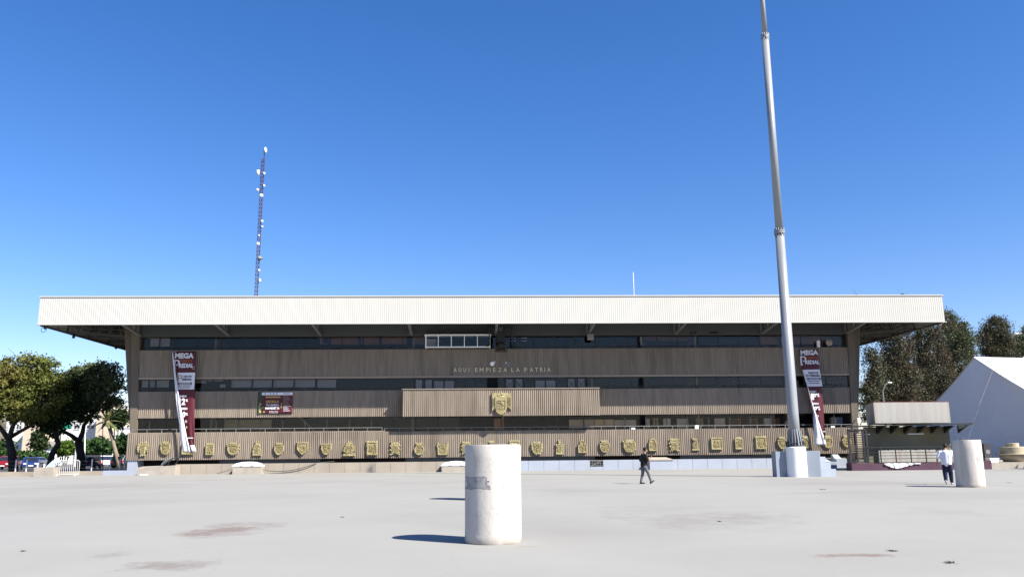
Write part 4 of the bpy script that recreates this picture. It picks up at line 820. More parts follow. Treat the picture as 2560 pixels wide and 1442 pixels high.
mb = MB(); mb.hexa([(xa, 67.5, .69), (xa+.75, 67.5, .69), (xa+.75, 67.55, .69), (xa, 67.55, .69)], [(xa+.35, 67.9, 1.22), (xa+1.1, 67.9, 1.22), (xa+1.1, 67.95, 1.22), (xa+.35, 67.95, 1.22)]); mb.build('sheet', 'bluedome', t); MB().bar((xa+.78, 67.5, .72), (xa+1.14, 67.92, 1.24), .05).build('sheet_frame', 'darksteel', t)
t = thing('pale_blue_block', 'pale blue wall block with a flat grey lid behind the man in black', 'block', (X_(1655, 1175, 67.6), 67.6, 0), )
x0, x1 = X_(1625, 1170, 67.4), X_(1683, 1168, 67.4); MB().box(x0, x1, 67.4, 68.45, 0, .74).build('block', 'wallblue', t); MB().hexa([(x0-.05, 67.35, .744), (x1+.05, 67.35, .744), (x1+.05, 68.6, .744), (x0-.05, 68.6, .744)], [(x0-.05, 67.35, .80), (x1+.05, 67.35, .80), (x1-.3, 68.6, .98), (x0+.05, 68.6, .98)]).build('lid', 'concblock', t)
for i, (a, b, h, y0) in enumerate(((2052, 2092, .5, 66.9), (2092, 2118, .72, 67.3))):
    x0, x1 = X_(a, 1160, y0), X_(b, 1160, y0); t = MB().box(x0, x1, y0, 68.45, 0, h); t.hexa([(x0, y0+.3, h+.002), (x1-.3, y0+.3, h+.002), (x1-.3, 68.4, h+.002), (x0, 68.4, h+.002)], [(x0, y0+.8, h+.35), (x0+.5, y0+.8, h+.35), (x0+.5, 68.3, h+.35), (x0, 68.3, h+.35)])
    tag(t.build('blue_step_block', 'wallblue'), ('pale blue low step block just right of the flagpole plinth', 'pale blue step block beside the slatted gate')[i], 'block')
def cable(pts, m, r, lab):
    P = [W(x, y, Y) for x, y, Y in pts]; q = []
    for i in range(len(P)-1):
        p0, p1, p2, p3 = P[max(i-1, 0)], P[i], P[i+1], P[min(i+2, len(P)-1)]
        for k in range(8):
            t = k/8; q.append(.5*((2*p1)+(p2-p0)*t+(2*p0-5*p1+4*p2-p3)*t*t+(3*p1-p0-3*p2+p3)*t**3))
    q.append(P[-1]); tag(MB().tube(q, r, 6).build('cable', m, smooth=True), lab, 'cable')
cable([(652, 1171, 67.8), (672, 1176, 68.3), (700, 1177.5, 68.4), (740, 1173, 68.4), (775, 1163, 68.4), (800, 1156, 68.6), (836, 1153, 69)], 'cable', .028, 'long dark cable sagging across the beige wall')
cable([(543, 1183, 67.6), (560, 1178, 67.8), (580, 1172, 68.2)], 'cable', .025, 'short dark cable left of the domed skylight')
cable([(748, 1042, 69.9), (770, 1062, 69.8), (792, 1082, 69.62)], 'steel', .006, 'thin pale wire slanting across the lower window strip')
cable([(107, 818, 66.6), (103, 823, 66.5), (105, 830, 66.4), (111, 829, 66.4), (116, 824, 66.5), (113, 818, 66.6)], 'cable', .02, 'loop of dark wire dangling under the left roof corner')
# ------------------------------------------------------------------ flagpole
FPb = Vector((G(1994, 1191).x, 0, 0)); FC, r0 = fit_round(1968, 2020, 1192); zc1 = W(1994, 1116, FC.y).z
FP = thing('flagpole', 'very tall tapered grey steel flagpole with bolted flanges', 'flagpole', (FC.x, FC.y, zc1))
def zat(py): return W(1994, py, FC.y).z
def wpx(px, z): return px*(math.hypot(FC.y, z-CAMZ)*1.0)/F
z1, z2 = None, None
def zpole(py):   # height on the pole axis seen at row py
    lo, hi = 0, 200
    for _ in range(50):
        m = (lo+hi)/2; d = Vector((FC.x, FC.y, m-CAMZ)); yy = 721-F*d.dot(CU)/d.dot(CF)
        if yy > py: lo = m
        else: hi = m
    return lo
def rpole(wp, z): d = Vector((FC.x, FC.y, z-CAMZ)); return wp/2*d.dot(CF)/F
zA, zB = zpole(580), zpole(93); zT = 33
rA0, rA1, rB0, rB1, rC0 = rpole(27.5, zpole(1085)), rpole(22, zA), rpole(19, zA), rpole(17.5, zB), rpole(13.5, zB)
MB().lathe((FC.x, FC.y, 0), [(rA0, zc1+.05), (rA0*.98, zc1+2), (rA1, zA)], 28).build('pole_section', 'poleM', FP, True)
MB().lathe((FC.x, FC.y, 0), [(rB0, zA+.002), (rB1, zB)], 28).build('pole_section', 'poleM', FP, True)
MB().lathe((FC.x, FC.y, 0), [(rC0, zB+.002), (rC0*.72, zT)], 28).build('pole_section', 'poleM', FP, True)
for z, r, w_ in ((zA, rA1, rpole(27, zA)), (zB, rB1, rpole(20.5, zB))):
    f = MB(); f.lathe((FC.x, FC.y, 0), [(w_, z-.11), (w_, z-.03)], 24); f.lathe((FC.x, FC.y, 0), [(w_, z+.0), (w_, z+.07)], 24); f.build('flange', 'poleM', FP)
    f = MB()
    for k in range(12):
        a = k*math.pi/6; ca, sa = math.cos(a), math.sin(a); f.add([(FC.x+ca*r*.9, FC.y+sa*r*.9, z-.5), (FC.x+ca*w_*.95, FC.y+sa*w_*.95, z-.11), (FC.x+ca*r*.9, FC.y+sa*r*.9, z-.11), (FC.x+ca*r*.9-sa*.03, FC.y+sa*r*.9+ca*.03, z-.5), (FC.x+ca*w_*.95-sa*.03, FC.y+sa*w_*.95+ca*.03, z-.11), (FC.x+ca*r*.9-sa*.03, FC.y+sa*r*.9+ca*.03, z-.11)], [(0, 1, 2), (5, 4, 3), (0, 3, 4, 1)])
        f.bar((FC.x+ca*w_*.86, FC.y+sa*w_*.86, z-.2), (FC.x+ca*w_*.86, FC.y+sa*w_*.86, z+.22), .045)
    f.build('gusset', 'poleM', FP)
f = MB(); rb = r0*.93; f.lathe((FC.x, FC.y, 0), [(rb, zc1+.01), (rb, zc1+.07)], 28); f.build('base_plate', 'darksteel', FP)
f = MB()
for k in range(16):
    a = k*math.pi/8+.1; ca, sa = math.cos(a), math.sin(a); q = .03
    P = lambda r, z, s: (FC.x+ca*r-sa*s, FC.y+sa*r+ca*s, z)
    f.hexa([P(rA0*.9, zc1+.07, -q), P(rb*.93, zc1+.07, -q), P(rb*.93, zc1+.07, q), P(rA0*.9, zc1+.07, q)], [P(rA0*.9, zc1+1.0, -q), P(rA0*1.03, zc1+1.0, -q), P(rA0*1.03, zc1+1.0, q), P(rA0*.9, zc1+1.0, q)])
f.build('base_gusset', 'poleM', FP)
f = MB()
for k in range(16):
    a = k*math.pi/8+.3; f.bar((FC.x+math.cos(a)*rb*.92, FC.y+math.sin(a)*rb*.92, zc1-.0), (FC.x+math.cos(a)*rb*.92, FC.y+math.sin(a)*rb*.92, zc1+.30), .06)
f.build('anchor_bolt', 'darksteel', FP)
PL = thing('flagpole_plinth', 'white cylinder plinth with light blue stepped buttresses under the flagpole', 'plinth', (FC.x, FC.y, 0))
MB().lathe((FC.x, FC.y, 0), [(r0, 0), (r0, zc1-.04), (r0-.04, zc1)], 40).build('cylinder', 'whitepaint', PL)
XX = lambda px, Y: W(px, 1180, Y).x
Y0 = FC.y+.05; zb = W(1958, 1128, Y0).z; xL_ = XX(1942, Y0); xq = XX(2052, FC.y-.35)
MB().hexa([(xL_, Y0, 0), (FC.x, Y0, 0), (FC.x, Y0+.7, 0), (xL_, Y0+.7, 0)], [(xL_-.0, Y0, zb), (FC.x, Y0, zb), (FC.x, Y0+.7, zb), (xL_, Y0+.7, zb)]).build('buttress', 'blueplinth', PL)
A_ = Vector((FC.x+.3, FC.y+.25)); Bq = Vector((xq, FC.y-.35)); zb2 = W(2035, 1126, FC.y).z
mb = MB(); steps = [(0, 0., .28, 2088), (.28, 0, .52, 2078), (.52, 0, .76, 2068), (.76, 0, 1., 2057)]
for a, _, b, px in steps:
    xe = XX(px-(b*8), FC.y+.8)-.0; mb.hexa([(A_.x, A_.y+.5, a*zb2), (Bq.x, Bq.y, a*zb2), (xe, FC.y+.55, a*zb2), (xe-.3, FC.y+1.4, a*zb2)], [(A_.x, A_.y+.5, b*zb2-.002), (Bq.x, Bq.y, b*zb2-.002), (xe, FC.y+.55, b*zb2-.002), (xe-.3, FC.y+1.4, b*zb2-.002)])
mb.hexa([(FC.x+.1, FC.y-.2, 0), (Bq.x-.002, Bq.y+.003, 0), (Bq.x-.1, Bq.y+.6, 0), (FC.x+.1, FC.y+.6, 0)], [(FC.x+.1, FC.y-.2, zb2-.004), (Bq.x-.002, Bq.y+.003, zb2-.004), (Bq.x-.1, Bq.y+.6, zb2-.004), (FC.x+.1, FC.y+.6, zb2-.004)])
mb.build('stepped_buttress', 'blueplinth', PL)
# ------------------------------------------------------------------ white cylinders on the plaza
def chipmat(name, patches):
    m = mat(name, (.57, .54, .50), .85, .07, 1.6, .15, 14, col2=(.46, .415, .36), c2=(.5, .72), spec=.15, streak=(3, 3, .5))
    n = m.node_tree.nodes; l = m.node_tree.links; b = n['Principled BSDF']; src = b.inputs['Base Color'].links[0].from_socket
    g = n.new('ShaderNodeTexCoord'); P = g.outputs['Object']
    nz = n.new('ShaderNodeTexNoise'); nz.inputs['Scale'].default_value = 6; nz.inputs['Detail'].default_value = 8; l.new(P, nz.inputs['Vector'])
    # hairline cracks
    dv = n.new('ShaderNodeMix'); dv.data_type = 'RGBA'; dv.blend_type = 'LINEAR_LIGHT'; dv.inputs[0].default_value = .25; l.new(P, dv.inputs[6]); l.new(nz.outputs['Color'], dv.inputs[7])
    vo = n.new('ShaderNodeTexVoronoi'); vo.feature = 'DISTANCE_TO_EDGE'; vo.inputs['Scale'].default_value = 1.7; l.new(dv.outputs[2], vo.inputs['Vector'])
    mr = n.new('ShaderNodeMapRange'); mr.inputs[1].default_value = .011; mr.inputs[2].default_value = .004; mr.inputs[4].default_value = .5; l.new(vo.outputs['Distance'], mr.inputs[0])
    mx = n.new('ShaderNodeMix'); mx.data_type = 'RGBA'; l.new(mr.outputs[0], mx.inputs[0]); l.new(src, mx.inputs[6]); mx.inputs[7].default_value = (.26, .22, .18, 1); src = mx.outputs[2]
    cn = n.new('ShaderNodeTexNoise'); cn.inputs['Scale'].default_value = 13; cn.inputs['Detail'].default_value = 6; l.new(P, cn.inputs['Vector'])
    cr_ = n.new('ShaderNodeValToRGB'); cr_.color_ramp.elements[0].position = .3; cr_.color_ramp.elements[0].color = (.20, .20, .205, 1); cr_.color_ramp.elements[1].position = .5; cr_.color_ramp.elements[1].color = (.30, .30, .30, 1); l.new(cn.outputs['Fac'], cr_.inputs[0])
    sz = n.new('ShaderNodeSeparateXYZ'); l.new(P, sz.inputs[0]); gd = n.new('ShaderNodeMath'); gd.operation = 'MULTIPLY_ADD'; l.new(nz.outputs['Fac'], gd.inputs[0]); gd.inputs[1].default_value = -.35; l.new(sz.outputs[2], gd.inputs[2])
    gm = n.new('ShaderNodeMapRange'); gm.inputs[1].default_value = -.02; gm.inputs[2].default_value = -.17; gm.inputs[4].default_value = .7; l.new(gd.outputs[0], gm.inputs[0])
    mx = n.new('ShaderNodeMix'); mx.data_type = 'RGBA'; l.new(gm.outputs[0], mx.inputs[0]); l.new(src, mx.inputs[6]); mx.inputs[7].default_value = (.36, .32, .27, 1); src = mx.outputs[2]
    for (x, z, rx, rz, amt) in patches:
        mp = n.new('ShaderNodeMapping'); mp.inputs['Location'].default_value = (-x/rx, 0, -z/rz); mp.inputs['Scale'].default_value = (1/rx, 0, 1/rz); l.new(P, mp.inputs[0])
        ab = n.new('ShaderNodeVectorMath'); ab.operation = 'ABSOLUTE'; l.new(mp.outputs[0], ab.inputs[0])
        sx = n.new('ShaderNodeSeparateXYZ'); l.new(ab.outputs[0], sx.inputs[0]); mxx = n.new('ShaderNodeMath'); mxx.operation = 'MAXIMUM' if rx > .1 else 'ADD'; l.new(sx.outputs[0], mxx.inputs[0]); l.new(sx.outputs[2], mxx.inputs[1])
        ad = n.new('ShaderNodeMath'); ad.operation = 'MULTIPLY_ADD'; l.new(nz.outputs['Fac'], ad.inputs[0]); ad.inputs[1].default_value = 1.3; l.new(mxx.outputs[0], ad.inputs[2])
        m2 = n.new('ShaderNodeMapRange'); m2.inputs[1].default_value = 1.66; m2.inputs[2].default_value = 1.62; m2.inputs[4].default_value = amt; l.new(ad.outputs[0], m2.inputs[0])
        fr = n.new('ShaderNodeMath'); fr.operation = 'LESS_THAN'; g2 = n.new('ShaderNodeSeparateXYZ'); l.new(P, g2.inputs[0]); l.new(g2.outputs[1], fr.inputs[0]); fr.inputs[1].default_value = 0
        mu = n.new('ShaderNodeMath'); mu.operation = 'MULTIPLY'; l.new(m2.outputs[0], mu.inputs[0]); l.new(fr.outputs[0], mu.inputs[1])
        ed = n.new('ShaderNodeMapRange'); ed.inputs[1].default_value = 1.46; ed.inputs[2].default_value = 1.64; ed.inputs[3].default_value = 1; ed.inputs[4].default_value = .42; l.new(ad.outputs[0], ed.inputs[0])
        mc = n.new('ShaderNodeMix'); mc.data_type = 'RGBA'; mc.blend_type = 'MULTIPLY'; mc.inputs[0].default_value = 1; l.new(cr_.outputs[0], mc.inputs[6]); l.new(ed.outputs[0], mc.inputs[7])
        m3 = n.new('ShaderNodeMix'); m3.data_type = 'RGBA'; l.new(mu.outputs[0], m3.inputs[0]); l.new(src, m3.inputs[6]); l.new(mc.outputs[2], m3.inputs[7]); src = m3.outputs[2]
    l.new(src, b.inputs['Base Color']); return m
def cylinder(px, pyb, hw, pyt, lab, patches, rebars=()):
    c, r = fit_round(px-hw, px+hw, pyb); h = W(px, pyt, c.y).z
    t = thing('concrete_cylinder', lab, 'cylinder', c, 'white plaster cylinders on the plaza')
    rnd = random.Random(px); n = 64; mb = MB(); rows = [0, .03, .12, .3, .6, .9, 1.2, 1.5, h-.03, h]
    for z in rows:
        for k in range(n):
            a = 2*math.pi*k/n; rr_ = r*(1+.006*math.sin(a*3+z*2)+.004*math.sin(a*7+z*5)) - (.012 if z in (0, h) else 0)+(.01 if 0 < z < .05 and math.sin(a*5) > .3 else 0)
            mb.v.append((rr_*math.cos(a)+c.x, rr_*math.sin(a)+c.y, z))
    for j in range(len(rows)-1):
        for k in range(n): mb.f.append((j*n+k, j*n+(k+1) % n, (j+1)*n+(k+1) % n, (j+1)*n+k))
    mb.f += [tuple(range(n))[::-1], tuple((len(rows)-1)*n+k for k in range(n))]
    o = mb.build('shaft', chipmat('chipped_plaster', [(x*r, z*h, a*r, b*h, e) for x, z, a, b, e in patches]), t, loc=None, fix=False)
    me = o.data; me.transform(Matrix.Translation(-Vector((c.x, c.y, 0)))); o.parent = t; o.matrix_parent_inverse = Matrix(); o.location = (0, 0, 0)
    for p in me.polygons: p.use_smooth = len(p.vertices) == 4
    me.set_sharp_from_angle(angle=rad(50)) if hasattr(me, 'set_sharp_from_angle') else None
    for dx, dy, hh in rebars: MB().tube([(c.x+dx, c.y+dy, h-.05), (c.x+dx+.01, c.y+dy, h+hh)], .012, 6).build('rebar', 'steel', t)
    return c, r, h
cylinder(1233, 1362, 71.2, 1111, 'nearest large white cylinder, chipped plaster patch on its left side', [(-.56, .612, .40, .060, 1.), (.33, .612, .10, .075, .5), (.93, .615, .09, .1, .35)])
cylinder(2428.5, 1218, 37.5, 1099, 'leaning looking white cylinder at right in front of the man in white', [(.52, .58, .42, .05, .6), (-.3, .575, .05, .02, .6)], [(-.1, 0, .12), (.05, .1, .1), (-.3, .1, .1)])
cylinder(1211, 1251, 37, 1118, 'third white cylinder hidden behind the nearest one', [(.1, .5, .3, .06, .8)], [(.10, .1, .38), (.48, .1, .42), (-.2, 0, .3)])
# ------------------------------------------------------------------ antenna mast
YA = 90; tb = W(640, 738, YA)
def zmast(py, x=tb.x, Y=YA):
    lo, hi = 0, 100
    for _ in range(50):
        m = (lo+hi)/2; d = Vector((x, Y, m-CAMZ)); yy = 721-F*d.dot(CU)/d.dot(CF)
        if yy > py: lo = m
        else: hi = m
    return lo
zTop = zmast(398); AM = thing('antenna_mast', 'tall thin lattice mast with white dishes behind the roof', 'antenna mast', (tb.x, YA, 0))
legs = [(-.17, 0), (.17, -.12), (.14, .16)]; mb = MB()
for dx, dy in legs: mb.bar((tb.x+dx, YA+dy, 0), (tb.x+dx, YA+dy, zTop), .035)
mb.bar((tb.x+.12, YA, zTop-.3), (tb.x+.12, YA, zmast(372)), .07); mb.build('mast_leg', 'mastm', AM)
mb = MB(); z = 10.
while z < zTop:
    for i in range(3):
        a, b = legs[i], legs[(i+1) % 3]; mb.bar((tb.x+a[0], YA+a[1], z), (tb.x+b[0], YA+b[1], z+.45), .03); mb.bar((tb.x+a[0], YA+a[1], z), (tb.x+b[0], YA+b[1], z), .03)
    z += .45
mb.build('lattice', 'mastm', AM)
def axp(py): return 640+(738-py)*.0483
for px, py, kind, r in ((664, 378, 'edge', .46), (646, 434, 'panel', .37), (661, 436, 'ball', .17), (660, 466, 'edge', .2), (645, 477, 'ball', .2), (655, 492, 'face', .26), (656, 555, 'ball', .17), (656, 568, 'ball', .1), (648, 590, 'ball', .08), (647, 612, 'face', .23), (652, 647, 'drum', .36), (648, 677, 'edge', .18), (650, 702, 'edge', .28)):
    r *= .82; z = zmast(py); x = tb.x+(px-axp(py))*YA*1.03/F; mb = MB()
    if kind == 'edge': mb.lathe((x, YA-.2, z), [(r, -.03), (r, .03), (r*.3, .14)], 16, 'x')
    if kind == 'panel': mb.box(x-.14, x+.14, YA-.35, YA-.2, z-r, z+r)
    if kind == 'ball': mb.lathe((x, YA-.3, z), [(r, -.05), (r*.95, .05), (r*.4, .12)], 14, 'y'); mb.box(x-.05, x+.1, YA-.2, YA-.1, z-.05, z+.08)
    if kind == 'face': mb.lathe((x, YA-.5, z), [(r*.3, -.04), (r*.9, 0), (r, .05), (r*.9, .12)], 18, 'y')
    if kind == 'drum': mb.lathe((x-.1, YA-.3, z), [(r, -.12), (r, .04), (r*.4, .2), (.08, .4)], 18, 'x')
    o = mb.build('dish_antenna', 'steel' if kind == 'drum' else 'dome', AM, True)
    MB().bar((x, YA-.15, z), (tb.x, YA, z), .045).build('dish_arm', 'mastm', AM)
# ------------------------------------------------------------------ trees
def rpt(rnd): 
    while 1:
        v = Vector((rnd.uniform(-1, 1), rnd.uniform(-1, 1), rnd.uniform(-1, 1)))
        if v.length < 1: return v
def foliage(blobs, n, leaf, rnd, clump=.55, elong=1.6, down=0.):
    mb = MB(); tot = sum(b[3]*b[4]*b[5] for b in blobs); vv = []; ff = []
    for (x, y, z, rx, ry, rz) in blobs:
        m = int(n*rx*ry*rz/tot); nc = max(5, int(m/60)); cl = []
        for _ in range(nc):
            v = rpt(rnd); v = v.normalized()*(v.length**.45); cl.append((Vector((x+v.x*rx, y+v.y*ry, z+v.z*rz)), clump*rnd.uniform(.5, 1.3)))
        for _ in range(m):
            c, s = cl[rnd.randrange(nc)]; p = c+Vector((rnd.gauss(0, s), rnd.gauss(0, s), rnd.gauss(0, s*.7)))
            a = Vector((rnd.gauss(0, 1), rnd.gauss(0, 1), rnd.gauss(-down, 1))).normalized(); b = a.orthogonal(); b.rotate(Quaternion(a, rnd.uniform(0, 6.28)))
            L_ = leaf*rnd.uniform(.6, 1.4); b = b.normalized()*L_/elong*.5; a = a*L_*.5; i = len(vv)
            vv += [tuple(p-a), tuple(p+b), tuple(p+a), tuple(p-b)]; ff.append((i, i+1, i+2, i+3))
    mb.v = vv; mb.f = ff; return mb
def branches(mb, base, tips, r, rnd, n=6):
    for t in tips:
        t = Vector(t); base = Vector(base); mid = base.lerp(t, .5)+Vector((rnd.uniform(-.3, .3), rnd.uniform(-.3, .3), rnd.uniform(-.1, .5)))
        mb.tube([base, mid, t], [r, r*.6, r*.2], n)
        for k in range(3):
            q = mid.lerp(t, rnd.uniform(.1, .7)); e = q+Vector((rnd.uniform(-1, 1), rnd.uniform(-1, 1), rnd.uniform(.2, 1.2)))*(t-base).length*.3; mb.tube([q, q.lerp(e, .5)+Vector((0, 0, .1)), e], [r*.4, r*.25, r*.1], 5)
def ptree(name, lab, Y, trunks, ells, n, leaf, lm, seed, cat='tree', group=None, bark='bark', thick=1., clump=.55, elong=1.6, down=0., zbase=0):
    """trunks: list of (pixel polyline, r0, r1); ells: crown ellipses in the photo given real depth, met at distance Y"""
    rnd = random.Random(seed); bl = []
    for e in ells:
        cx, cy, rx, ry = e[:4]; dY = e[4] if len(e) > 4 else 0; c = W(cx, cy, Y+dY); k = Y/F*1.02; bl.append((c.x, c.y, c.z, rx*k, rx*k*thick*.9, ry*k))
    b0 = W(trunks[0][0][0][0], trunks[0][0][0][1], Y); t = thing(name, lab, cat, (b0.x, Y, zbase), group)
    tb_ = MB(); last = []
    for i, (pl, ra, rb_) in enumerate(trunks):
        P = [W(x, y, Y+(.0 if i == 0 else .25*((i % 2)*2-1))) for x, y in pl]
        if i == 0: P[0].z = zbase-.1
        m_ = len(P); tb_.tube(P, [ra+(rb_-ra)*j/(m_-1) for j in range(m_)], 9); last.append((P[-1], rb_))
    for j, b in enumerate(bl):
        p, r = min(last, key=lambda q: (q[0]-Vector(b[:3])).length); tips = [(b[0]+rnd.uniform(-.7, .7)*b[3], b[1]+rnd.uniform(-.6, .6)*b[4], b[2]+rnd.uniform(-.2, .75)*b[5]) for _ in range(4)]
        branches(tb_, p, tips, r*.7, rnd)
    tb_.build('trunk', bark, t, True, fix=False)
    foliage(bl, n, leaf, rnd, clump, elong, down).build('crown', lm, t, fix=False)
    return t
TG = 'big shade trees left of the building'
ptree('shade_tree', 'big olive shade tree at the left frame edge', 80, [([(36, 1168), (30, 1130), (22, 1098)], .42, .3), ([(22, 1098), (8, 1078), (-8, 1058), (-20, 1030)], .26, .12), ([(24, 1096), (30, 1070), (40, 1050), (48, 1020)], .24, .12), ([(26, 1092), (50, 1078), (80, 1062), (100, 1040)], .2, .1)],
      [(20, 985, 75, 62), (75, 935, 52, 40), (110, 908, 30, 18), (20, 925, 45, 30), (60, 893, 16, 9), (128, 905, 14, 12), (150, 945, 12, 16), (-30, 960, 60, 60), (105, 985, 55, 55), (40, 1030, 62, 28)], 25000, .26, 'leafA', 1, group=TG, clump=.36)
ptree('shade_tree', 'shade tree with an S shaped leaning trunk behind the crowd barrier', 82, [([(122, 1160), (130, 1135), (146, 1108), (138, 1085), (134, 1050)], .3, .2), ([(142, 1098), (120, 1080), (105, 1075)], .14, .06)],
      [(140, 1010, 50, 45), (175, 1030, 38, 30), (110, 1050, 35, 22), (135, 1065, 26, 18), (160, 960, 30, 24)], 16000, .28, 'leafD', 2, group=TG, clump=.36)
ptree('shade_tree', 'shade tree forking low next to the building column', 84, [([(204, 1163), (202, 1135), (196, 1102)], .46, .34), ([(196, 1102), (178, 1088), (160, 1078), (140, 1062)], .24, .1), ([(199, 1100), (207, 1080), (210, 1062), (222, 1048), (238, 1030)], .26, .1)],
      [(215, 955, 42, 38), (250, 935, 38, 28), (195, 1000, 45, 45), (250, 1000, 34, 30), (285, 950, 24, 24), (222, 918, 17, 13), (266, 915, 20, 12), (300, 975, 14, 22), (290, 1010, 18, 12), (225, 1045, 22, 12)], 18000, .26, 'leafB', 3, group=TG, clump=.32)
# shrubs and small trees behind
SG = 'rounded shrubs beyond the parking lot'
def shrub(px, py, rx, ry, Y, lm, lab, seed, n=3500, leaf=.45):
    k = Y/F; c = W(px, py, Y); t = thing('shrub', lab, 'shrub', (c.x, Y, 0), SG); rnd = random.Random(seed)
    rx *= .8; ry *= .8; b = [(c.x, Y, c.z, rx*k, rx*k, ry*k), (c.x-rx*k*.5, Y, c.z-ry*k*.3, rx*k*.6, rx*k*.6, ry*k*.7), (c.x+rx*k*.5, Y, c.z-ry*k*.25, rx*k*.6, rx*k*.6, ry*k*.7)]
    foliage(b, n, leaf, rnd, .35).build('crown', lm, t, fix=False); s = MB(); 
    for j in range(3): s.tube([(c.x+j*.2-.2, Y, 0), (c.x+(j-1)*.6, Y, c.z)], [.12, .05], 6)
    s.build('trunk', 'bark', t)
for i, q in enumerate(((165, 1118, 22, 18, 125, 'leafS', 'bright green round shrub left of the forked trunk'), (248, 1115, 28, 20, 125, 'leafT', 'deep green round shrub behind the white car'), (50, 1140, 28, 9, 122, 'leafT', 'low green hedge behind the red car'), (90, 1142, 22, 8, 122, 'leafT', 'low hedge behind the blue car'), (215, 1120, 10, 18, 127, 'leafS', 'yellow green narrow shrub right of the forked trunk'), (298, 1045, 14, 20, 112, 'leafD', 'dark round tree crown beside the building column'), (308, 1110, 8, 22, 105, 'leafT', 'slim green shrub touching the building edge'), (10, 1125, 14, 24, 118, 'leafT', 'tall shrub at the far left edge'), (98, 1100, 12, 26, 124, 'leafD', 'dark conical shrub between two peach walls'))):
    shrub(*q, seed=20+i)
# palm
YP = 100; t = thing('palm_tree', 'leaning palm with windblown fronds left of the building column', 'palm tree', (W(297, 1165, YP).x, YP, 0))
P = [W(x, y, YP) for x, y in ((298, 1168), (292, 1140), (284, 1110), (276, 1078), (269, 1052))]; P[0].z = 0
MB().tube(P, [.3, .26, .22, .2, .24], 8).build('trunk', 'palebark', t, True)
mb = MB(); rnd = random.Random(5)
for i in range(26):
    a = rnd.uniform(0, 6.28); up = rnd.uniform(-.6, 1.6); L_ = rnd.uniform(1.1, 2.2); dr = Vector((math.cos(a)*.45-.12, math.sin(a)*.4, up)).normalized(); p0 = P[-1]; pts = [p0+dr*L_*k/5+Vector((0, 0, -.28*(k/5)**2*L_)) for k in range(6)]
    for k in range(5):
        s = Vector((-dr.y, dr.x, .2)).normalized()*.28*(1-abs(k-2)/4); i0 = len(mb.v); mb.v += [tuple(pts[k]-s), tuple(pts[k]+s), tuple(pts[k+1]+s*.7), tuple(pts[k+1]-s*.7)]; mb.f.append((i0, i0+1, i0+2, i0+3))
mb.build('crown', 'palm', t, fix=False)
# eucalyptus on the right
EG = 'tall eucalyptus trees right of the building'
def euc(lab, Y, tr, ells, n, lm, seed, leaf=.27): ptree('eucalyptus_tree', lab, Y, tr, [(a, b, c*.84, d*.86) for a, b, c, d in ells], int(n*1.8), leaf, lm, seed, group=EG, bark='palebark', clump=.46, elong=2.4, down=.8, thick=.8)
euc('sparse eucalyptus right beside the end column with sky showing through', 98, [([(2172, 1150), (2176, 1060), (2180, 980), (2186, 900)], .35, .12)], [(2178, 905, 18, 45), (2172, 985, 22, 38), (2195, 945, 18, 30), (2168, 1030, 16, 30)], 4200, 'leafF', 31)
euc('bushy reddish brown eucalyptus rising over the kiosk', 104, [([(2235, 1150), (2238, 1050), (2242, 960), (2245, 860)], .5, .15)], [(2240, 860, 42, 70), (2225, 940, 40, 60), (2262, 960, 40, 60), (2215, 985, 32, 30), (2255, 790, 24, 40)], 19000, 'leafE', 32)
euc('tallest dark eucalyptus just beyond the roof corner', 108, [([(2330, 1150), (2332, 1040), (2336, 940), (2340, 840)], .5, .15)], [(2320, 870, 48, 70), (2300, 960, 45, 60), (2345, 940, 42, 60), (2275, 1000, 36, 34), (2362, 800, 20, 32), (2340, 1000, 34, 34)], 21000, 'leafE', 33)
euc('green topped eucalyptus left of the tent peak', 112, [([(2395, 1150), (2392, 1040), (2390, 940), (2390, 860)], .45, .15)], [(2385, 850, 42, 52), (2400, 910, 42, 60), (2370, 810, 24, 34), (2420, 870, 22, 40), (2385, 980, 40, 40), (2410, 830, 20, 26)], 17000, 'leafF', 34)
euc('rounded eucalyptus crown above the tent peak', 118, [([(2490, 1150), (2488, 1040), (2486, 900)], .4, .15)], [(2490, 825, 34, 36), (2468, 855, 26, 30), (2510, 860, 26, 28), (2490, 880, 40, 18)], 11000, 'leafE', 35)
euc('low eucalyptus at the right frame edge above the tent', 122, [([(2560, 1150), (2556, 1000), (2552, 900)], .4, .15)], [(2548, 865, 28, 26), (2580, 850, 30, 40), (2530, 880, 22, 14)], 8000, 'leafF', 36)
euc('eucalyptus whose top just peeps over the roof on the left', 112, [([(2130, 1150), (2131, 900), (2131, 780)], .4, .12)], [(2131, 755, 14, 20), (2126, 800, 24, 40)], 3500, 'leafE', 37)
euc('eucalyptus whose top just peeps over the roof near its corner', 110, [([(2270, 1150), (2270, 900), (2270, 780)], .4, .12)], [(2270, 753, 14, 19), (2272, 790, 26, 40)], 3500, 'leafE', 38)
ptree('shade_tree', 'roadside tree standing out of frame at right and shading the plaza', 55.5, [([(2860, 1170), (2860, 1100), (2862, 1040)], .3, .2)], [(2865, 980, 70, 60), (2900, 1020, 60, 40), (2830, 1010, 45, 40)], 5200, .35, 'leafD', 40)
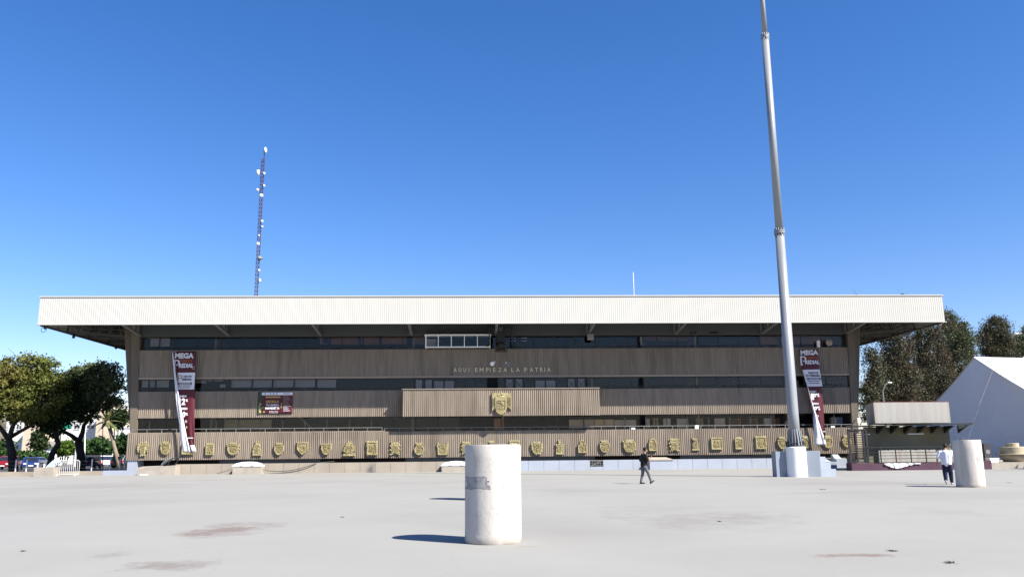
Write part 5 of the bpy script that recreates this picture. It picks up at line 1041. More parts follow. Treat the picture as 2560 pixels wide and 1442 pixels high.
# ------------------------------------------------------------------ kiosk on the right
YK = 60.; kx = lambda p, Y=YK: W(p, 1100, Y).x; kz = lambda y, Y=YK: W(2270, y, Y).z
KI = thing('kiosk', 'small concrete kiosk with a dark canopy and purple plinth', 'kiosk', (kx(2270), YK+1.5, 0))
x0, x1 = kx(2192), kx(2382); zt_, zb_ = kz(1005), kz(1057)
mb = MB(); xw = W(2163, 1010, YK+4).x
mb.hexa([(x0, YK, zb_), (x1, YK, zb_), (x1, YK+4, zb_), (xw, YK+4, zb_)], [(x0, YK, zt_), (x1, YK, zt_), (x1, YK+4, zt_), (xw, YK+4, zt_)]); mb.build('parapet', 'kioskconc', KI)
MB().hexa([(x0, YK-.01, zt_+.002), (x1, YK-.01, zt_+.002), (x1, YK+4, zt_+.002), (xw, YK+4, zt_+.002)], [(x0, YK-.01, zt_+.035), (x1, YK-.01, zt_+.035), (x1, YK+4, zt_+.035), (xw, YK+4, zt_+.035)]).build('parapet_cap', 'redline', KI)
xa, xb_ = kx(2115, YK-.9), kx(2440, YK-.9); mb = MB()
mb.hexa([(xa, YK-1.1, zb_-.25), (xb_, YK-.9, zb_-.12), (x1+.4, YK+3, zb_-.10), (kx(2135, YK+3), YK+3, zb_-.2)], [(xa, YK-1.1, zb_-.19), (xb_, YK-.9, zb_-.06), (x1+.4, YK+3, zb_-.01), (kx(2135, YK+3), YK+3, zb_-.1)]); mb.build('canopy', 'darkgreen', KI)
for i in range(7):
    x = kx(2200+i*34); mb = MB(); mb.add([(x-.06, YK-1.0, zb_-.22), (x-.06, YK+.3, zb_-.22), (x-.06, YK+.3, zb_-.75), (x+.06, YK-1.0, zb_-.22), (x+.06, YK+.3, zb_-.22), (x+.06, YK+.3, zb_-.75)], [(0, 1, 2), (5, 4, 3), (0, 3, 4, 1), (1, 4, 5, 2), (2, 5, 3, 0)]); mb.build('canopy_bracket', 'darkgreen', KI)
mb = MB(); mb.add([(x1, YK-.9, zb_-.2), (xb_-.05, YK-.9, zb_-.12), (x1, YK-.9, zb_-.5), (x1, YK-.8, zb_-.2), (xb_-.05, YK-.8, zb_-.12), (x1, YK-.8, zb_-.5)], [(0, 1, 2), (5, 4, 3), (0, 3, 4, 1), (1, 4, 5, 2), (2, 5, 3, 0)]); mb.build('canopy_bracket', 'darkgreen', KI)
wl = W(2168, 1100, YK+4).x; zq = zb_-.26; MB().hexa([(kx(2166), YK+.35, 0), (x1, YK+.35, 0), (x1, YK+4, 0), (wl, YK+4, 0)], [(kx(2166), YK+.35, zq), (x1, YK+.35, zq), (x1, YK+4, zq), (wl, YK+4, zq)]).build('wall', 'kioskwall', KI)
MB().box(kx(2196), x1+.1, YK+.1, YK+.345, kz(1156), kz(1124)).build('counter_wall', 'kioskconc', KI)
for a, b in ((2275, 2315), (2162, 2180)): MB().box(kx(a), kx(b), YK+.2, YK+.3, kz(1085), kz(1083)).build('light_strip', 'whitepaint', KI)
p_ = MB().box(kx(2124, YK-1.2), kx(2172, YK-1.2), YK-1.2, YK-.3, 0, .52); p_.box(kx(2172.2, YK-1.2), kx(2400, YK-1.2), YK-1.2, YK-.9, 0, .48); p_.box(kx(2424, YK-1.2), kx(2472, YK-1.2), YK-1.2, YK-.9, 0, .62); p_.build('plinth', 'purple', KI)
mb = MB(); za, zbb = kz(1156, YK-1.1), kz(1117, YK-1.1)
for x in even(kx(2160, YK-1), kx(2385, YK-1), 6): mb.bar((x, YK-1.05, .5), (x, YK-1.05, zbb), .06)
for u in (0, .25, .45, .65, 1): z = .55+(zbb-.55)*u; mb.bar((kx(2160, YK-1), YK-1.05, z), (kx(2385, YK-1), YK-1.05, z), .04 if u < 1 else .07)
mb.build('railing', 'darkgreen', KI)
t = thing('slatted_gate', 'dark brown slatted steel enclosure at the left end of the kiosk', 'gate', (kx(2145), YK-1, .52)); mb = MB(); zg = kz(1073, YK-1); za = .56
for x in (2122, 2140, 2158, 2166): mb.bar((kx(x, YK-1), YK-1.0, za), (kx(x, YK-1), YK-1.0, zg), .12)
mb.bar((kx(2120, YK-1), YK-1, zg), (kx(2168, YK-1), YK-1, zg), .12); mb.bar((kx(2120, YK-1), YK-1, za+.05), (kx(2168, YK-1), YK-1, za+.05), .08); mb.bar((kx(2168, YK-1), YK-1, zg), (kx(2168, YK-1), YK+2, zg), .1); mb.build('frame', 'darksteel', t)
mb = MB(); z = za+.25
while z < zg-.05: mb.box(kx(2122, YK-1), kx(2158, YK-1), YK-.97, YK-.94, z, z+.075); z += .125
mb.build('slats', mat('dark_brown_slat', (.045, .022, .016), .7, .2, 3), t); 
mb = MB(); z = za+.3
while z < zg-.1: mb.bar((kx(2166, YK-1), YK-1, z), (kx(2166, YK-1), YK+1.8, z), .05); z += .25
mb.build('side_rails', 'darksteel', t)
t = MB(); n = 24; xs = [kx(2206+i*(2296-2206)/n, YK-1.3) for i in range(n+1)]
for i, x in enumerate(xs):
    u = i/n; lo = .42-.30*math.sin(min(1, u*2.6)*math.pi*.5)*(1 if u < .38 else max(0, 1-(u-.38)*2.2)); t.v += [(x, YK-1.28-.03*math.sin(i*1.3), .50), (x, YK-1.28-.03*math.sin(i*1.9), lo), (x, YK-1.25, .50), (x, YK-1.25, lo)]
for i in range(n): a = i*4; t.f += [(a, a+1, a+5, a+4), (a+2, a+6, a+7, a+3), (a+1, a+3, a+7, a+5), (a, a+4, a+6, a+2)]
tag(t.build('draped_cloth', 'cloth'), 'white cloth draped over the purple kiosk plinth', 'cloth')
# tent
An = W(2437, 893, 86.5); Nn = Vector((0, 0, 0))
eN = W(2700, 1042, 72.); eF = W(2268, 1062, 98.); A = Vector((An.x, An.y, An.z)); A2 = W(2438, 893, 86.5)
zE = 4.0; N0 = Vector((eN.x, eN.y, zE)); F0 = Vector((eF.x, eF.y, zE)); rd = Vector((.985, .20, 0))*34
A.z = W(2437, 893, 86.5).z
TE = thing('event_tent', 'huge white event tent with a grey shaded gable end', 'tent', ((N0.x+F0.x)/2, (N0.y+F0.y)/2, 0))
mb = MB(); th_ = Vector((.15, .03, 0)); n = 10
prof = [Vector((F0.x, F0.y, -.05)), F0]+[F0.lerp(A, k/n)+Vector((0, 0, -.5*math.sin(math.pi*k/n))) for k in range(1, n)]+[A]+[A.lerp(N0, k/n)+Vector((0, 0, -.3*math.sin(math.pi*k/n))) for k in range(1, n)]+[N0, Vector((N0.x, N0.y, -.05))]
m_ = len(prof); mb.v = [tuple(p) for p in prof]+[tuple(p+th_) for p in prof]; mb.f = [tuple(range(m_)), tuple(range(2*m_-1, m_-1, -1))]+[(i, (i+1) % m_, m_+(i+1) % m_, m_+i) for i in range(m_)]
mb.build('gable', 'tent', TE)
mb = MB(); off = Vector((-.12, -.02, .04))
ups = [p+off for p in prof[1:-1]]; k = len(ups); NS = 5
mb.v = [tuple(p+rd*j/NS+Vector((0, 0, (-.18 if j % 2 else 0)*(1 if 0 < i < k-1 and i != n else 0)))) for j in range(NS+1) for i, p in enumerate(ups)]
for j in range(NS):
    for i in range(k-1): a = j*k+i; mb.f.append((a, a+1, a+k+1, a+k))
mb.build('roof_cover', 'tentroof', TE, fix=False)
mb = MB(); mb.add([tuple(N0), tuple(N0+rd), tuple(N0+rd-Vector((0, 0, zE))), tuple(N0-Vector((0, 0, zE)))], [(0, 1, 2, 3)]); mb.build('side_wall', 'tent', TE)
mb = MB(); q0 = A.lerp(N0, .22); mb.tube([q0+Vector((-.2, 0, -.1)), q0.lerp(W(2424, 1105, 78), .5)+Vector((-.3, 0, 0)), W(2415, 1115, 80)], .014, 5)
tag(mb.build('tent_rope', M['joint']), 'thin pale guy rope running down the shaded tent gable', 'rope')
# fountain, speaker, kerbs at right
YF = 63.; pz = .42; fx = W(2533, 1130, YF).x; FO = thing('stone_fountain', 'pale tiered round stone fountain at the right frame edge', 'fountain', (fx, YF, pz)); k = YF/F
MB().lathe((fx, YF, pz), [(.72, 0), (.85, .25), (1.0, .50)], 32).build('bowl', 'stone', FO, True)
MB().lathe((fx, YF, pz), [(1.16, .52), (1.22, .56), (1.20, .62)], 32).build('dish', 'stone', FO, True)
MB().lathe((fx, YF, pz), [(.88, .62), (.88, 1.10), (.84, 1.14)], 32).build('drum', 'stone', FO)
MB().lathe((fx, YF, pz), [(.45, 1.14), (.45, 1.38), (.42, 1.41)], 24).build('cap', 'stone', FO)
t = MB().box(W(2425, 1160, 61).x, 80, 61.2, 72, 0, pz-.004); tag(t.build('raised_terrace', 'concblock'), 'raised pale concrete terrace the stone fountain stands on', 'terrace')
p = W(2478, 1147, 62); t = MB().hexa([(p.x-.3, 61.6, pz), (p.x+.25, 61.6, pz), (p.x+.25, 62.2, pz), (p.x-.3, 62.2, pz)], [(p.x-.35, 61.6, pz+.32), (p.x+.4, 61.6, pz+.32), (p.x+.4, 62.2, pz+.32), (p.x-.35, 62.2, pz+.32)]); tag(t.build('white_planter', 'whitepaint'), 'small white flared planter between cylinder and fountain', 'planter')
p = W(2465, 1125, 62.5); t = thing('black_speaker', 'black loudspeaker box standing behind the right cylinder', 'loudspeaker', (p.x, 62.5, pz)); MB().box(p.x-.25, p.x+.28, 62.3, 62.9, pz, W(2465, 1108, 62.5).z).build('cabinet', 'ink', t); MB().lathe((p.x, 62.28, 1.2), [(.17, 0), (.17, .02)], 16, 'y').build('cone', 'steel', t)
for px, Y, lab in ((2218, 78, 'grey street lamp behind the kiosk with arm to the right'),):
    b = W(px, 1100, Y); zt_ = W(px, 962, Y).z; t = thing('street_lamp', lab, 'street lamp', (b.x, Y, 0)); MB().tube([(b.x, Y, 0), (b.x, Y, zt_-.6)], [.11, .08], 8).build('pole', 'steel', t); MB().tube([(b.x, Y, zt_-.6), (b.x+.3, Y, zt_), (b.x+.62, Y, zt_+.2)], .045, 6).build('arm', 'steel', t); MB().sph((b.x+.78, Y, zt_+.22), (.24, .14, .09)).build('lamp_head', 'whitepaint', t)
# ------------------------------------------------------------------ crowd barrier, poles, fence at left
YQ = 67.6; xa, xb_ = X_(140, 1170, YQ), X_(198, 1170, YQ); t = thing('crowd_barrier', 'white tubular steel crowd barrier by the left kerb wall', 'barrier', ((xa+xb_)/2, YQ, 0)); zt_ = W(168, 1150, YQ).z
MB().tube([(xa, YQ, .12), (xa, YQ, zt_-.12), (xa+.12, YQ, zt_), (xb_-.12, YQ, zt_), (xb_, YQ, zt_-.12), (xb_, YQ, .12), (xa, YQ, .12)], .024, 8).build('frame', 'palecable', t)
for i in range(1, 12):
    x = xa+(xb_-xa)*i/12; MB().tube([(x, YQ, .13), (x, YQ, zt_)], .015, 6).build('upright', 'palecable', t)
for x in (xa+.2, xb_-.2): MB().tube([(x, YQ-.3, .01), (x, YQ, .13), (x, YQ+.3, .01)], .022, 6).build('foot', 'whitepaint', t)
for px, pyt, pyb, Y, r, m, lab in ((212, 1046, 1146, 118, .11, 'whitepaint', 'slender white pole between the two shade tree trunks'), (257, 1040, 1170, 95, .06, 'darksteel', 'thin dark pole in front of the round shrub'), (190, 1108, 1137, 122, .22, 'whitepaint', 'white conical post beside the forked trunk')):
    b = W(px, pyb, Y); tp = W(px+(2 if px < 240 else 0), pyt, Y); t = thing('lamp_pole', lab, 'pole', (b.x, Y, 0), 'poles in the parking lot'); MB().tube([(b.x, Y, 0), (tp.x, Y, tp.z)], [r, r*.55], 8).build('shaft', m, t); MB().sph((tp.x, Y, tp.z), r*.9, 6, 4).build('cap', m, t)
fx_ = [X_(p, 1160, 73) for p in (40, 67, 98, 230, 276, 300)]; t = thing('wire_fence', 'low wire fence on thin posts along the parking lot', 'fence', (fx_[2], 73, 0))
for x in fx_: MB().bar((x, 73, 0), (x, 73, 1.25), .08).build('post', 'palecable', t)
mb = MB()
for z in (.5, .8, 1.1): mb.bar((fx_[0]-8, 73, z), (fx_[-1], 73, z), .012)
mb.build('wire', 'steel', t)
# ------------------------------------------------------------------ apartment blocks
def block(lab, Y, px0, px1, pyt, m, wins, dep=12, side=None, roof=None):
    x0, x1 = X_(px0, 1100, Y), X_(px1, 1100, Y); zt = W((px0+px1)/2, pyt, Y).z; t = thing('apartment_block', lab, 'building', ((x0+x1)/2, Y, 0), 'apartment blocks beyond the parking lot')
    MB().box(x0, x1, Y, Y+dep, 0, zt).build('walls', m, t); MB().box(x0-.1, x1+.1, Y-.1, Y+dep+.1, zt+.002, zt+.35).build('parapet', roof or m, t)
    for a, b, c, d in wins:
        wa, wb = W(a, d, Y), W(b, c, Y); f = MB().box(wa.x, wb.x, Y-.06, Y-.003, wa.z, wb.z).build('window', 'winblue', t); g = MB()
        g.box(wa.x-.06, wb.x+.06, Y-.12, Y-.003, wa.z-.12, wa.z-.01); g.box((wa.x+wb.x)/2-.04, (wa.x+wb.x)/2+.04, Y-.09, Y-.062, wa.z, wb.z); g.build('sill', 'aptwhite', f)
    return t
block('white apartment block at far left with a band of dark windows', 150, 12, 58, 1048, 'aptwhite', [(17, 21, 1064, 1072), (27, 38, 1064, 1072), (42, 54, 1064, 1072), (8+6, 20, 1113, 1121), (36, 46, 1112, 1122)])
block('narrow blank peach wall between the left tree trunks', 146, 56, 90, 1055, 'peach', [])
block('white block with teal awnings behind the tree crowns', 152, 92, 150, 1050, 'aptwhite', [(100, 112, 1066, 1074), (120, 134, 1066, 1074), (112, 120, 1116, 1122), (126, 140, 1114, 1122)])
block('white block with a dark window band left of the leaning palm', 151, 152, 240, 1030, 'aptwhite', [(186, 200, 1062, 1071), (218, 235, 1062, 1071), (160, 180, 1108, 1116), (200, 214, 1108, 1116)])
block('plain peach gable wall behind the leaning palm', 147, 237, 277, 1024, 'peach', [])
block('white house with shuttered window beside the building column', 140, 284, 330, 1070, 'aptwhite', [(295, 316, 1088, 1096)], roof='aptwhite')
block('upper white terrace wall above the dark round crown', 175, 270, 330, 1023, 'aptwhite', [(284, 292, 1030, 1040)])
for a, b, c, d in ((160, 180, 1058, 1072), (122, 136, 1050, 1060)):
    p, q = W(a, d, 149), W(b, c, 149); t = MB().hexa([(p.x, 147.8, p.z), (q.x, 147.8, p.z), (q.x, 149, p.z), (p.x, 149, p.z)], [(p.x, 148.8, q.z), (q.x, 148.8, q.z), (q.x, 149, q.z), (p.x, 149, q.z)]); tag(t.build('awning', 'teal'), 'wide teal awning on the white block' if a == 160 else 'smaller teal awning on the white block', 'awning')
mb = MB(); x0, x1 = X_(112, 1100, 135), X_(142, 1100, 135); mb.box(x0, x1, 135, 139, 0, W(127, 1116, 135).z).build('walls', 'aptwhite', t0 := thing('low_house', 'low house with a grey pitched roof seen between trunks', 'house', ((x0+x1)/2, 135, 0))); z = W(127, 1116, 135).z
MB().hexa([(x0-.4, 134.6, z+.01), (x1+.4, 134.6, z+.01), (x1+.4, 139.4, z+.01), (x0-.4, 139.4, z+.01)], [(x0-.4, 136.9, z+.9), (x1+.4, 136.9, z+.9), (x1+.4, 137.1, z+.9), (x0-.4, 137.1, z+.9)]).build('roof', 'roofgrey', t0)
# distant hilltop tower, far right
b = W(2541, 836, 260); t = thing('hilltop_tower', 'tiny pale tower top poking out of the far right trees', 'building', (b.x, 260, 0)); MB().box(b.x-1.6, b.x+1.6, 258, 262, 0, W(2541, 838, 260).z).build('shaft', 'aptwhite', t); MB().box(b.x-2.6, b.x+2.6, 257, 263, W(2541, 838, 260).z, W(2541, 834, 260).z).build('deck', 'aptwhite', t)
# ------------------------------------------------------------------ cars
def car(px, pyb, ang, paint, lab, kind='suv', L_=4.5, Y=112, front=False):
    b = W(px, 1165, Y); t = thing('parked_car', lab, 'car', (0, 0, 0), 'cars in the parking lot'); Wd = 1.8; hb_, ht_ = (.95, 1.62) if kind != 'sedan' else (.88, 1.42)
    if kind == 'van': ht_ = 1.95
    prof = {'suv': [(-2.2, .35), (2.2, .35), (2.25, .7), (2.1, .92), (1.15, 1.0), (.55, 1.55), (-1.75, 1.6), (-2.15, 1.05), (-2.25, .6)], 'sedan': [(-2.2, .33), (2.2, .33), (2.25, .62), (2.05, .8), (1.0, .9), (.35, 1.4), (-.95, 1.4), (-1.6, .98), (-2.2, .92), (-2.25, .6)], 'van': [(-2.3, .35), (2.3, .35), (2.35, .8), (2.1, 1.15), (1.4, 1.3), (.9, 1.9), (-2.2, 1.93), (-2.35, 1.2), (-2.35, .6)]}[kind]
    mb = MB(); n = len(prof); rows = ((-.9, 1.), (-.84, 1.02), (.84, 1.02), (.9, 1.)); 
    for yy, s in rows: mb.v += [(x*s, yy if z < 1.0 else yy*.84, .33+(z-.33)*(s if s > 1 else .985)) for x, z in prof]
    for j in range(3):
        for i in range(n): a = j*n+i; b_ = j*n+(i+1) % n; mb.f.append((a, b_, b_+n, a+n))
    mb.f += [tuple(range(n))[::-1], tuple(3*n+i for i in range(n))]; mb.build('body', paint, t)
    gl = {'suv': [(.95, 1.03), (.5, 1.48), (-1.65, 1.52), (-1.95, 1.05)], 'sedan': [(.85, .95), (.3, 1.34), (-.9, 1.34), (-1.4, 1.0)], 'van': [(1.25, 1.32), (.82, 1.8), (-2.0, 1.82), (-2.1, 1.3)]}[kind]
    for sy in (-1, 1):
        g = MB(); g.prism([(x, z) for x, z in gl], sy*.80, sy*(.80 if 0 else .875)*1.0); 
        g.v = [(x, (sy*.885 if z < 1.1 else sy*.80) if abs(y) > .85 else y, z) for x, y, z in g.v]; g.build('side_window', 'carglass', t)
    fw = prof[4] if kind != 'van' else prof[4]; fu = prof[5]; g = MB(); g.hexa([(fw[0]-.02, -.68, fw[1]+.08), (fw[0]-.02, .68, fw[1]+.08), (fw[0]-.1, .68, fw[1]+.08), (fw[0]-.1, -.68, fw[1]+.08)], [(fu[0]+.1, -.62, fu[1]-.03), (fu[0]+.1, .62, fu[1]-.03), (fu[0]-.05, .62, fu[1]-.03), (fu[0]-.05, -.62, fu[1]-.03)]); g.build('windscreen', 'carglass', t)
    g = MB(); g.box(-2.32 if kind != 'van' else -2.42, -2.0, -.62, .62, 1.06 if kind != 'sedan' else .95, 1.42 if kind != 'sedan' else 1.0); g.build('rear_window', 'carglass', t) if kind != 'sedan' else None
    for x in (-1.4, 1.4):
        for sy in (-1, 1):
            wh = MB().lathe((x, sy*.88, .33), [(.33, -.1), (.33, .1)], 16, 'y').build('wheel', 'tyre', t); MB().lathe((x, sy*.97, .33), [(.2, -.03), (.2, .03)], 12, 'y').build('rim', 'rim', wh)
    for sy in (-1, 1): MB().box(2.15, 2.31, sy*.55-.2, sy*.55+.2, .62, .78).build('headlight', 'lampclear', t); MB().box(-2.32, -2.15, sy*.72-.1, sy*.72+.1, .68, .95).build('tail_light', 'lampred', t)
    MB().box(2.25, 2.33, -.25, .25, .42, .54).build('licence_plate', 'whitepaint', t)
    sc = L_/4.5; t.location = (b.x, Y, 0); t.rotation_euler = (0, 0, rad(ang)); t.scale = (sc, sc, sc); return t
car(18, 1168, -75, 'carred', 'red hatchback seen from the front at the far left', 'suv', 4.3, 100)
car(76, 1168, -62, 'carblue', 'blue car facing the plaza behind the left concrete block', 'sedan', 4.4, 98)
car(92, 1150, -10, 'carsilver', 'silver car behind the blue car', 'sedan', 4.3, 116)
car(152, 1150, 78, 'carwhite', 'white van partly hidden by a leaning trunk', 'van', 4.4, 158)
car(224, 1168, 125, 'cardark', 'dark car with red tail lights beside the forked trunk', 'suv', 4.3, 99)
car(264, 1168, 55, 'carwhite', 'white hatchback parked at an angle near the building', 'suv', 4.1, 112)
car(232, 1150, 20, 'carsilver', 'grey blue car behind the white hatchback', 'sedan', 4.3, 124)
car(318, 1165, 80, 'cardark', 'dark car in shadow beside the building pier', 'suv', 4.3, 102)
# ------------------------------------------------------------------ people
def remesh(name, parts, m, parent, vox=.014, smooth=6):
    mb = MB()
    for p in parts:
        if p[0] == 's': mb.sph(p[1], p[2], 14, 10)
        else:
            _, a, ra, b, rb_ = p; a, b = Vector(a), Vector(b); n = 8; pts = [a.lerp(b, i/n) for i in range(n+1)]; rs = [ra+(rb_-ra)*i/n for i in range(n+1)]
            mb.tube(pts, rs, 14); mb.sph(a, ra*.995, 12, 8); mb.sph(b, rb_*.995, 12, 8)
    me = bpy.data.meshes.new(name); me.from_pydata(mb.v, [], mb.f); bm = bmesh.new(); bm.from_mesh(me); bmesh.ops.recalc_face_normals(bm, faces=bm.faces); bm.to_mesh(me); bm.free()
    o = bpy.data.objects.new(name, me); C.objects.link(o); r = o.modifiers.new('r', 'REMESH'); r.mode = 'VOXEL'; r.voxel_size = vox
    s = o.modifiers.new('s', 'SMOOTH'); s.factor = .5; s.iterations = smooth; bpy.context.view_layer.update()
    e = o.evaluated_get(bpy.context.evaluated_depsgraph_get()); me2 = bpy.data.meshes.new_from_object(e); bpy.data.objects.remove(o)
    me2.materials.clear(); me2.materials.append(M[m]); me2.polygons.foreach_set('use_smooth', [True]*len(me2.polygons))
    o = bpy.data.objects.new(name, me2); C.objects.link(o); o.parent = parent; return o
def hand(c, d, side, curl=.5):
    """palm at c pointing along d; five separate fingers"""
    c, d = Vector(c), Vector(d).normalized(); s = Vector(side).normalized(); nrm = d.cross(s).normalized(); P = [('c', c, .026, c+d*.055, .028), ('c', c+s*.02, .02, c+d*.06+s*.025, .018), ('c', c-s*.02, .02, c+d*.06-s*.022, .018)]
    for k, (o, L_) in enumerate(((-.03, .058), (-.01, .070), (.01, .066), (.03, .052))):
        a = c+d*.075+s*o; b = a+(d*(1-curl*.4)+nrm*curl*.5)*L_*.55; e = b+(d*(1-curl)+nrm*curl)*L_*.5; P += [('c', a, .0095, b, .009), ('c', b, .009, e, .008)]
    a = c+d*.02-s*.035; b = a+(d*.6-s*.7+nrm*.3).normalized()*.04; e = b+(d*.8-s*.1+nrm*.4).normalized()*.032; P += [('c', a, .012, b, .011), ('c', b, .011, e, .009)]; return P
def head(c, f, parts):
    c, f = Vector(c), Vector(f).normalized(); lf = Vector((-f.y, f.x, 0)).normalized()
    parts += [('s', c, (.085, .085, .11)), ('s', c+f*.02-Vector((0, 0, .05)), (.068, .068, .065)), ('c', c+f*.085+Vector((0, 0, .012)), .012, c+f*.108-Vector((0, 0, .02)), .014), ('s', c+f*.078-Vector((0, 0, .058)), (.024, .024, .012)), ('s', c+f*.07-Vector((0, 0, .088)), (.025, .025, .02))]
    for q in (-1, 1): parts += [('s', c+lf*q*.088-Vector((0, 0, .01)), (.014, .014, .03)), ('s', c+f*.075+lf*q*.03+Vector((0, 0, .012)), (.012, .012, .01))]
# man in black: x = facing (to the right of the photo), local z up
g = G(1611, 1209); PM = thing('person', 'person in black t-shirt, grey trousers and cap walking while looking at a phone', 'person', g)
V = Vector; hip = V((0, 0, .88)); LF, RFt = V((-.13, .10, .08)), V((.30, -.10, .10)); LK, RK = V((-.02, .10, .49)), V((.19, -.09, .50))
nk = V((.06, 0, 1.42)); shL, shR = V((.02, .20, 1.34)), V((.04, -.20, 1.34)); elL, wrL = V((-.02, .33, 1.08)), V((.25, .18, 1.16)); elR, wrR = V((.12, -.27, 1.08)), V((.34, -.12, 1.22))
bd_ = [('c', nk, .055, nk+V((.02, 0, .09)), .055), ('c', shL, .05, elL, .042), ('c', elL, .042, wrL, .028), ('c', shR, .05, elR, .042), ('c', elR, .042, wrR, .028), ('c', hip+V((0, 0, .1)), .11, nk-V((0, 0, .12)), .13), ('c', shL, .06, shR, .06), ('c', hip+V((0, .08, 0)), .07, LK, .05), ('c', LK, .05, LF, .035), ('c', hip-V((0, .08, 0)), .07, RK, .05), ('c', RK, .05, RFt, .035), ('c', hip, .1, hip+V((0, 0, .1)), .11)]
head(nk+V((.06, 0, .20)), (1, 0, -.35), bd_); bd_ += hand(wrL, (.6, -.2, .75), (.3, .9, 0), .5)+hand(wrR, (.5, .35, .6), (.2, 1, -.3), .8)
remesh('body', bd_, 'skin', PM, .011, 2)
remesh('shirt', [('c', V((0, 0, .87)), .14, V((.03, 0, 1.3)), .15), ('c', V((0, -.07, .86)), .125, V((.03, -.09, 1.24)), .135), ('c', V((0, .07, .86)), .125, V((.03, .09, 1.24)), .135), ('c', V((.03, -.11, 1.3)), .11, V((.03, .11, 1.3)), .11), ('c', shL, .085, shL.lerp(elL, .85), .072), ('c', shR, .085, shR.lerp(elR, .85), .072), ('c', V((.04, 0, 1.34)), .09, nk-V((0, 0, .02)), .07)], 'blackcloth', PM)
remesh('trousers', [('c', hip+V((0, -.06, .0)), .125, hip+V((0, .06, .0)), .125), ('c', hip+V((0, .085, -.04)), .115, LK, .075), ('c', LK, .075, LF+V((0, 0, .03)), .055), ('c', hip+V((0, -.085, -.04)), .115, RK, .075), ('c', RK, .075, RFt+V((0, 0, .04)), .055)], 'greycloth', PM)
remesh('shoe', [('c', LF+V((-.03, 0, -.03)), .045, LF+V((.17, 0, -.045)), .034), ('c', LF, .045, LF+V((.03, 0, -.03)), .045)], 'shoedark', PM, .01, 2)
remesh('shoe', [('c', RFt+V((-.02, 0, -.05)), .045, RFt+V((.15, 0, .05)), .034), ('c', RFt, .045, RFt+V((.03, 0, -.02)), .045)], 'shoedark', PM, .01, 2)
hc = nk+V((.06, 0, .20)); remesh('cap', [('s', hc+V((-.012, 0, .035)), (.102, .097, .09)), ('c', hc+V((.08, -.04, .05)), .012, hc+V((.16, -.03, .02)), .01), ('c', hc+V((.08, .04, .05)), .012, hc+V((.16, .03, .02)), .01), ('c', hc+V((.08, 0, .05)), .014, hc+V((.17, 0, .02)), .01)], 'blackcloth', PM, .009, 2)
remesh('hair', [('s', hc+V((-.035, 0, -.01)), (.075, .088, .075))], 'hair', PM, .01, 2)
t = MB().hexa([(.40, -.09, 1.27), (.41, -.02, 1.27), (.42, -.02, 1.27), (.41, -.09, 1.27)], [(.43, -.09, 1.41), (.44, -.02, 1.41), (.45, -.02, 1.41), (.44, -.09, 1.41)]).build('mobile_phone', 'phone'); tag(t, 'red cased mobile phone held up by the man in black', 'phone')
for o in (PM, t): o.location = g; o.rotation_euler = (0, 0, rad(14))
# man in white t-shirt, seen from behind, walking right behind the cylinder
g = G(2372, 1211); g.x -= 0; PW = thing('person', 'person in white t-shirt and navy trousers walking behind the right cylinder', 'person', g)
hip = V((0, 0, .90)); nk = V((.05, 0, 1.46)); LF, LK = V((-.02, .09, .15)), V((.03, .10, .50)); RFt, RK = V((.22, -.10, .08)), V((.16, -.10, .50)); shL, shR = V((.02, .21, 1.38)), V((.03, -.21, 1.38)); elL, wrL = V((-.06, .34, 1.10)), V((-.04, .37, .86)); elR, wrR = V((.1, -.28, 1.1)), V((.3, -.2, 1.15))
bd_ = [('c', nk, .055, nk+V((.03, 0, .08)), .055), ('c', shL, .05, elL, .043), ('c', elL, .043, wrL, .028), ('c', shR, .05, elR, .043), ('c', elR, .043, wrR, .028), ('c', hip, .11, nk-V((0, 0, .12)), .13), ('c', shL, .06, shR, .06), ('c', hip+V((0, .08, 0)), .07, LK, .05), ('c', LK, .05, LF, .035), ('c', hip-V((0, .08, 0)), .07, RK, .05), ('c', RK, .05, RFt, .035)]
head(nk+V((.10, 0, .18)), (1, -.1, -.3), bd_); bd_ += hand(wrL, (.15, .0, -1), (1, 0, 0), .5)+hand(wrR, (1, .2, .1), (0, 0, 1), .5); remesh('body', bd_, 'skin', PW, .011, 2)
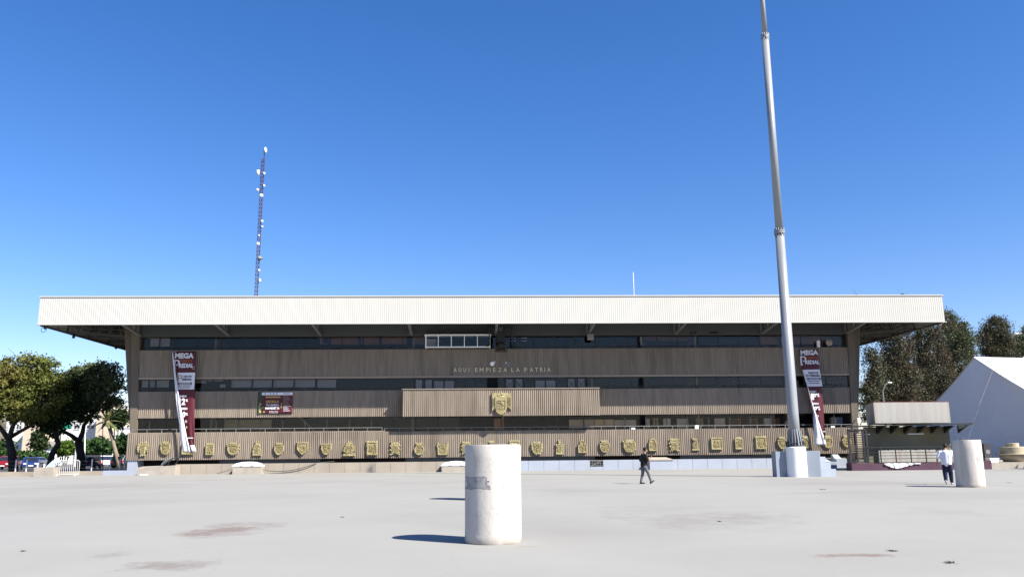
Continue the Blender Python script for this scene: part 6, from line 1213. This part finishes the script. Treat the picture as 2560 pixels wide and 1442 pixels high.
remesh('shirt', [('c', V((0, 0, .90)), .15, V((.02, 0, 1.34)), .155), ('c', V((0, -.08, .90)), .13, V((.02, -.11, 1.28)), .13), ('c', V((0, .08, .90)), .13, V((.02, .11, 1.28)), .13), ('c', V((.02, -.12, 1.34)), .11, V((.02, .12, 1.34)), .11), ('c', shL, .085, shL.lerp(elL, .8), .075), ('c', shR, .085, shR.lerp(elR, .8), .075), ('c', V((.03, 0, 1.38)), .09, nk-V((0, 0, .02)), .07)], 'whitecloth', PW)
remesh('trousers', [('c', hip+V((0, -.07, .0)), .13, hip+V((0, .07, .0)), .13), ('c', hip+V((0, .08, -.04)), .12, LK, .10), ('c', LK, .10, LF+V((0, 0, .05)), .075), ('c', hip+V((0, -.085, -.04)), .12, RK, .10), ('c', RK, .10, RFt+V((0, 0, .05)), .075)], 'navycloth', PW)
remesh('shoe', [('c', LF+V((-.06, 0, .0)), .045, LF+V((.08, 0, -.10)), .038)], 'shoelight', PW, .01, 2); remesh('shoe', [('c', RFt+V((-.03, 0, -.035)), .045, RFt+V((.17, 0, -.045)), .036)], 'shoelight', PW, .01, 2)
hc = nk+V((.10, 0, .18)); remesh('hair', [('s', hc+V((-.02, 0, .03)), (.098, .096, .095)), ('s', hc+V((-.05, 0, -.03)), (.065, .08, .07))], 'hair', PW, .01, 2)
PW.location = g; PW.rotation_euler = (0, 0, rad(52))
# ------------------------------------------------------------------ litter and tufts on the plaza
for px, py, s, lab in ((2376, 1407, 1.0, 'dark weed tuft in the paving at lower right'), (2232, 1377, .8, 'flat brown debris strip left of the weed tuft'), (1799, 1303, .5, 'small dark debris on the grey stain'), (2522, 1206, .8, 'dark dirt patch right of the right cylinder'), (855, 1292, .35, 'small dry leaf left of the large cylinder shadow'), (57, 1377, .3, 'tiny dark pebble cluster at lower left'), (2056, 1223, 1.0, 'thin debris line right of the flagpole')):
    c = G(px, py); rnd = random.Random(px); mb = MB(); k = .07*s*(1 if py > 1300 else 2)
    for i in range(26): a = c+Vector((rnd.gauss(0, k*.5), rnd.gauss(0, k*.5), .004)); h = rnd.uniform(.005, .03)*s; d = Vector((rnd.uniform(-.05, .05), rnd.uniform(-.05, .05), h)); q = Vector((.012, .006, 0)); mb.add([a-q, a+q, a+d+q*.5, a+d-q*.5], [(0, 1, 2, 3)])
    tag(mb.build('plaza_debris', 'bark'), lab, 'debris')
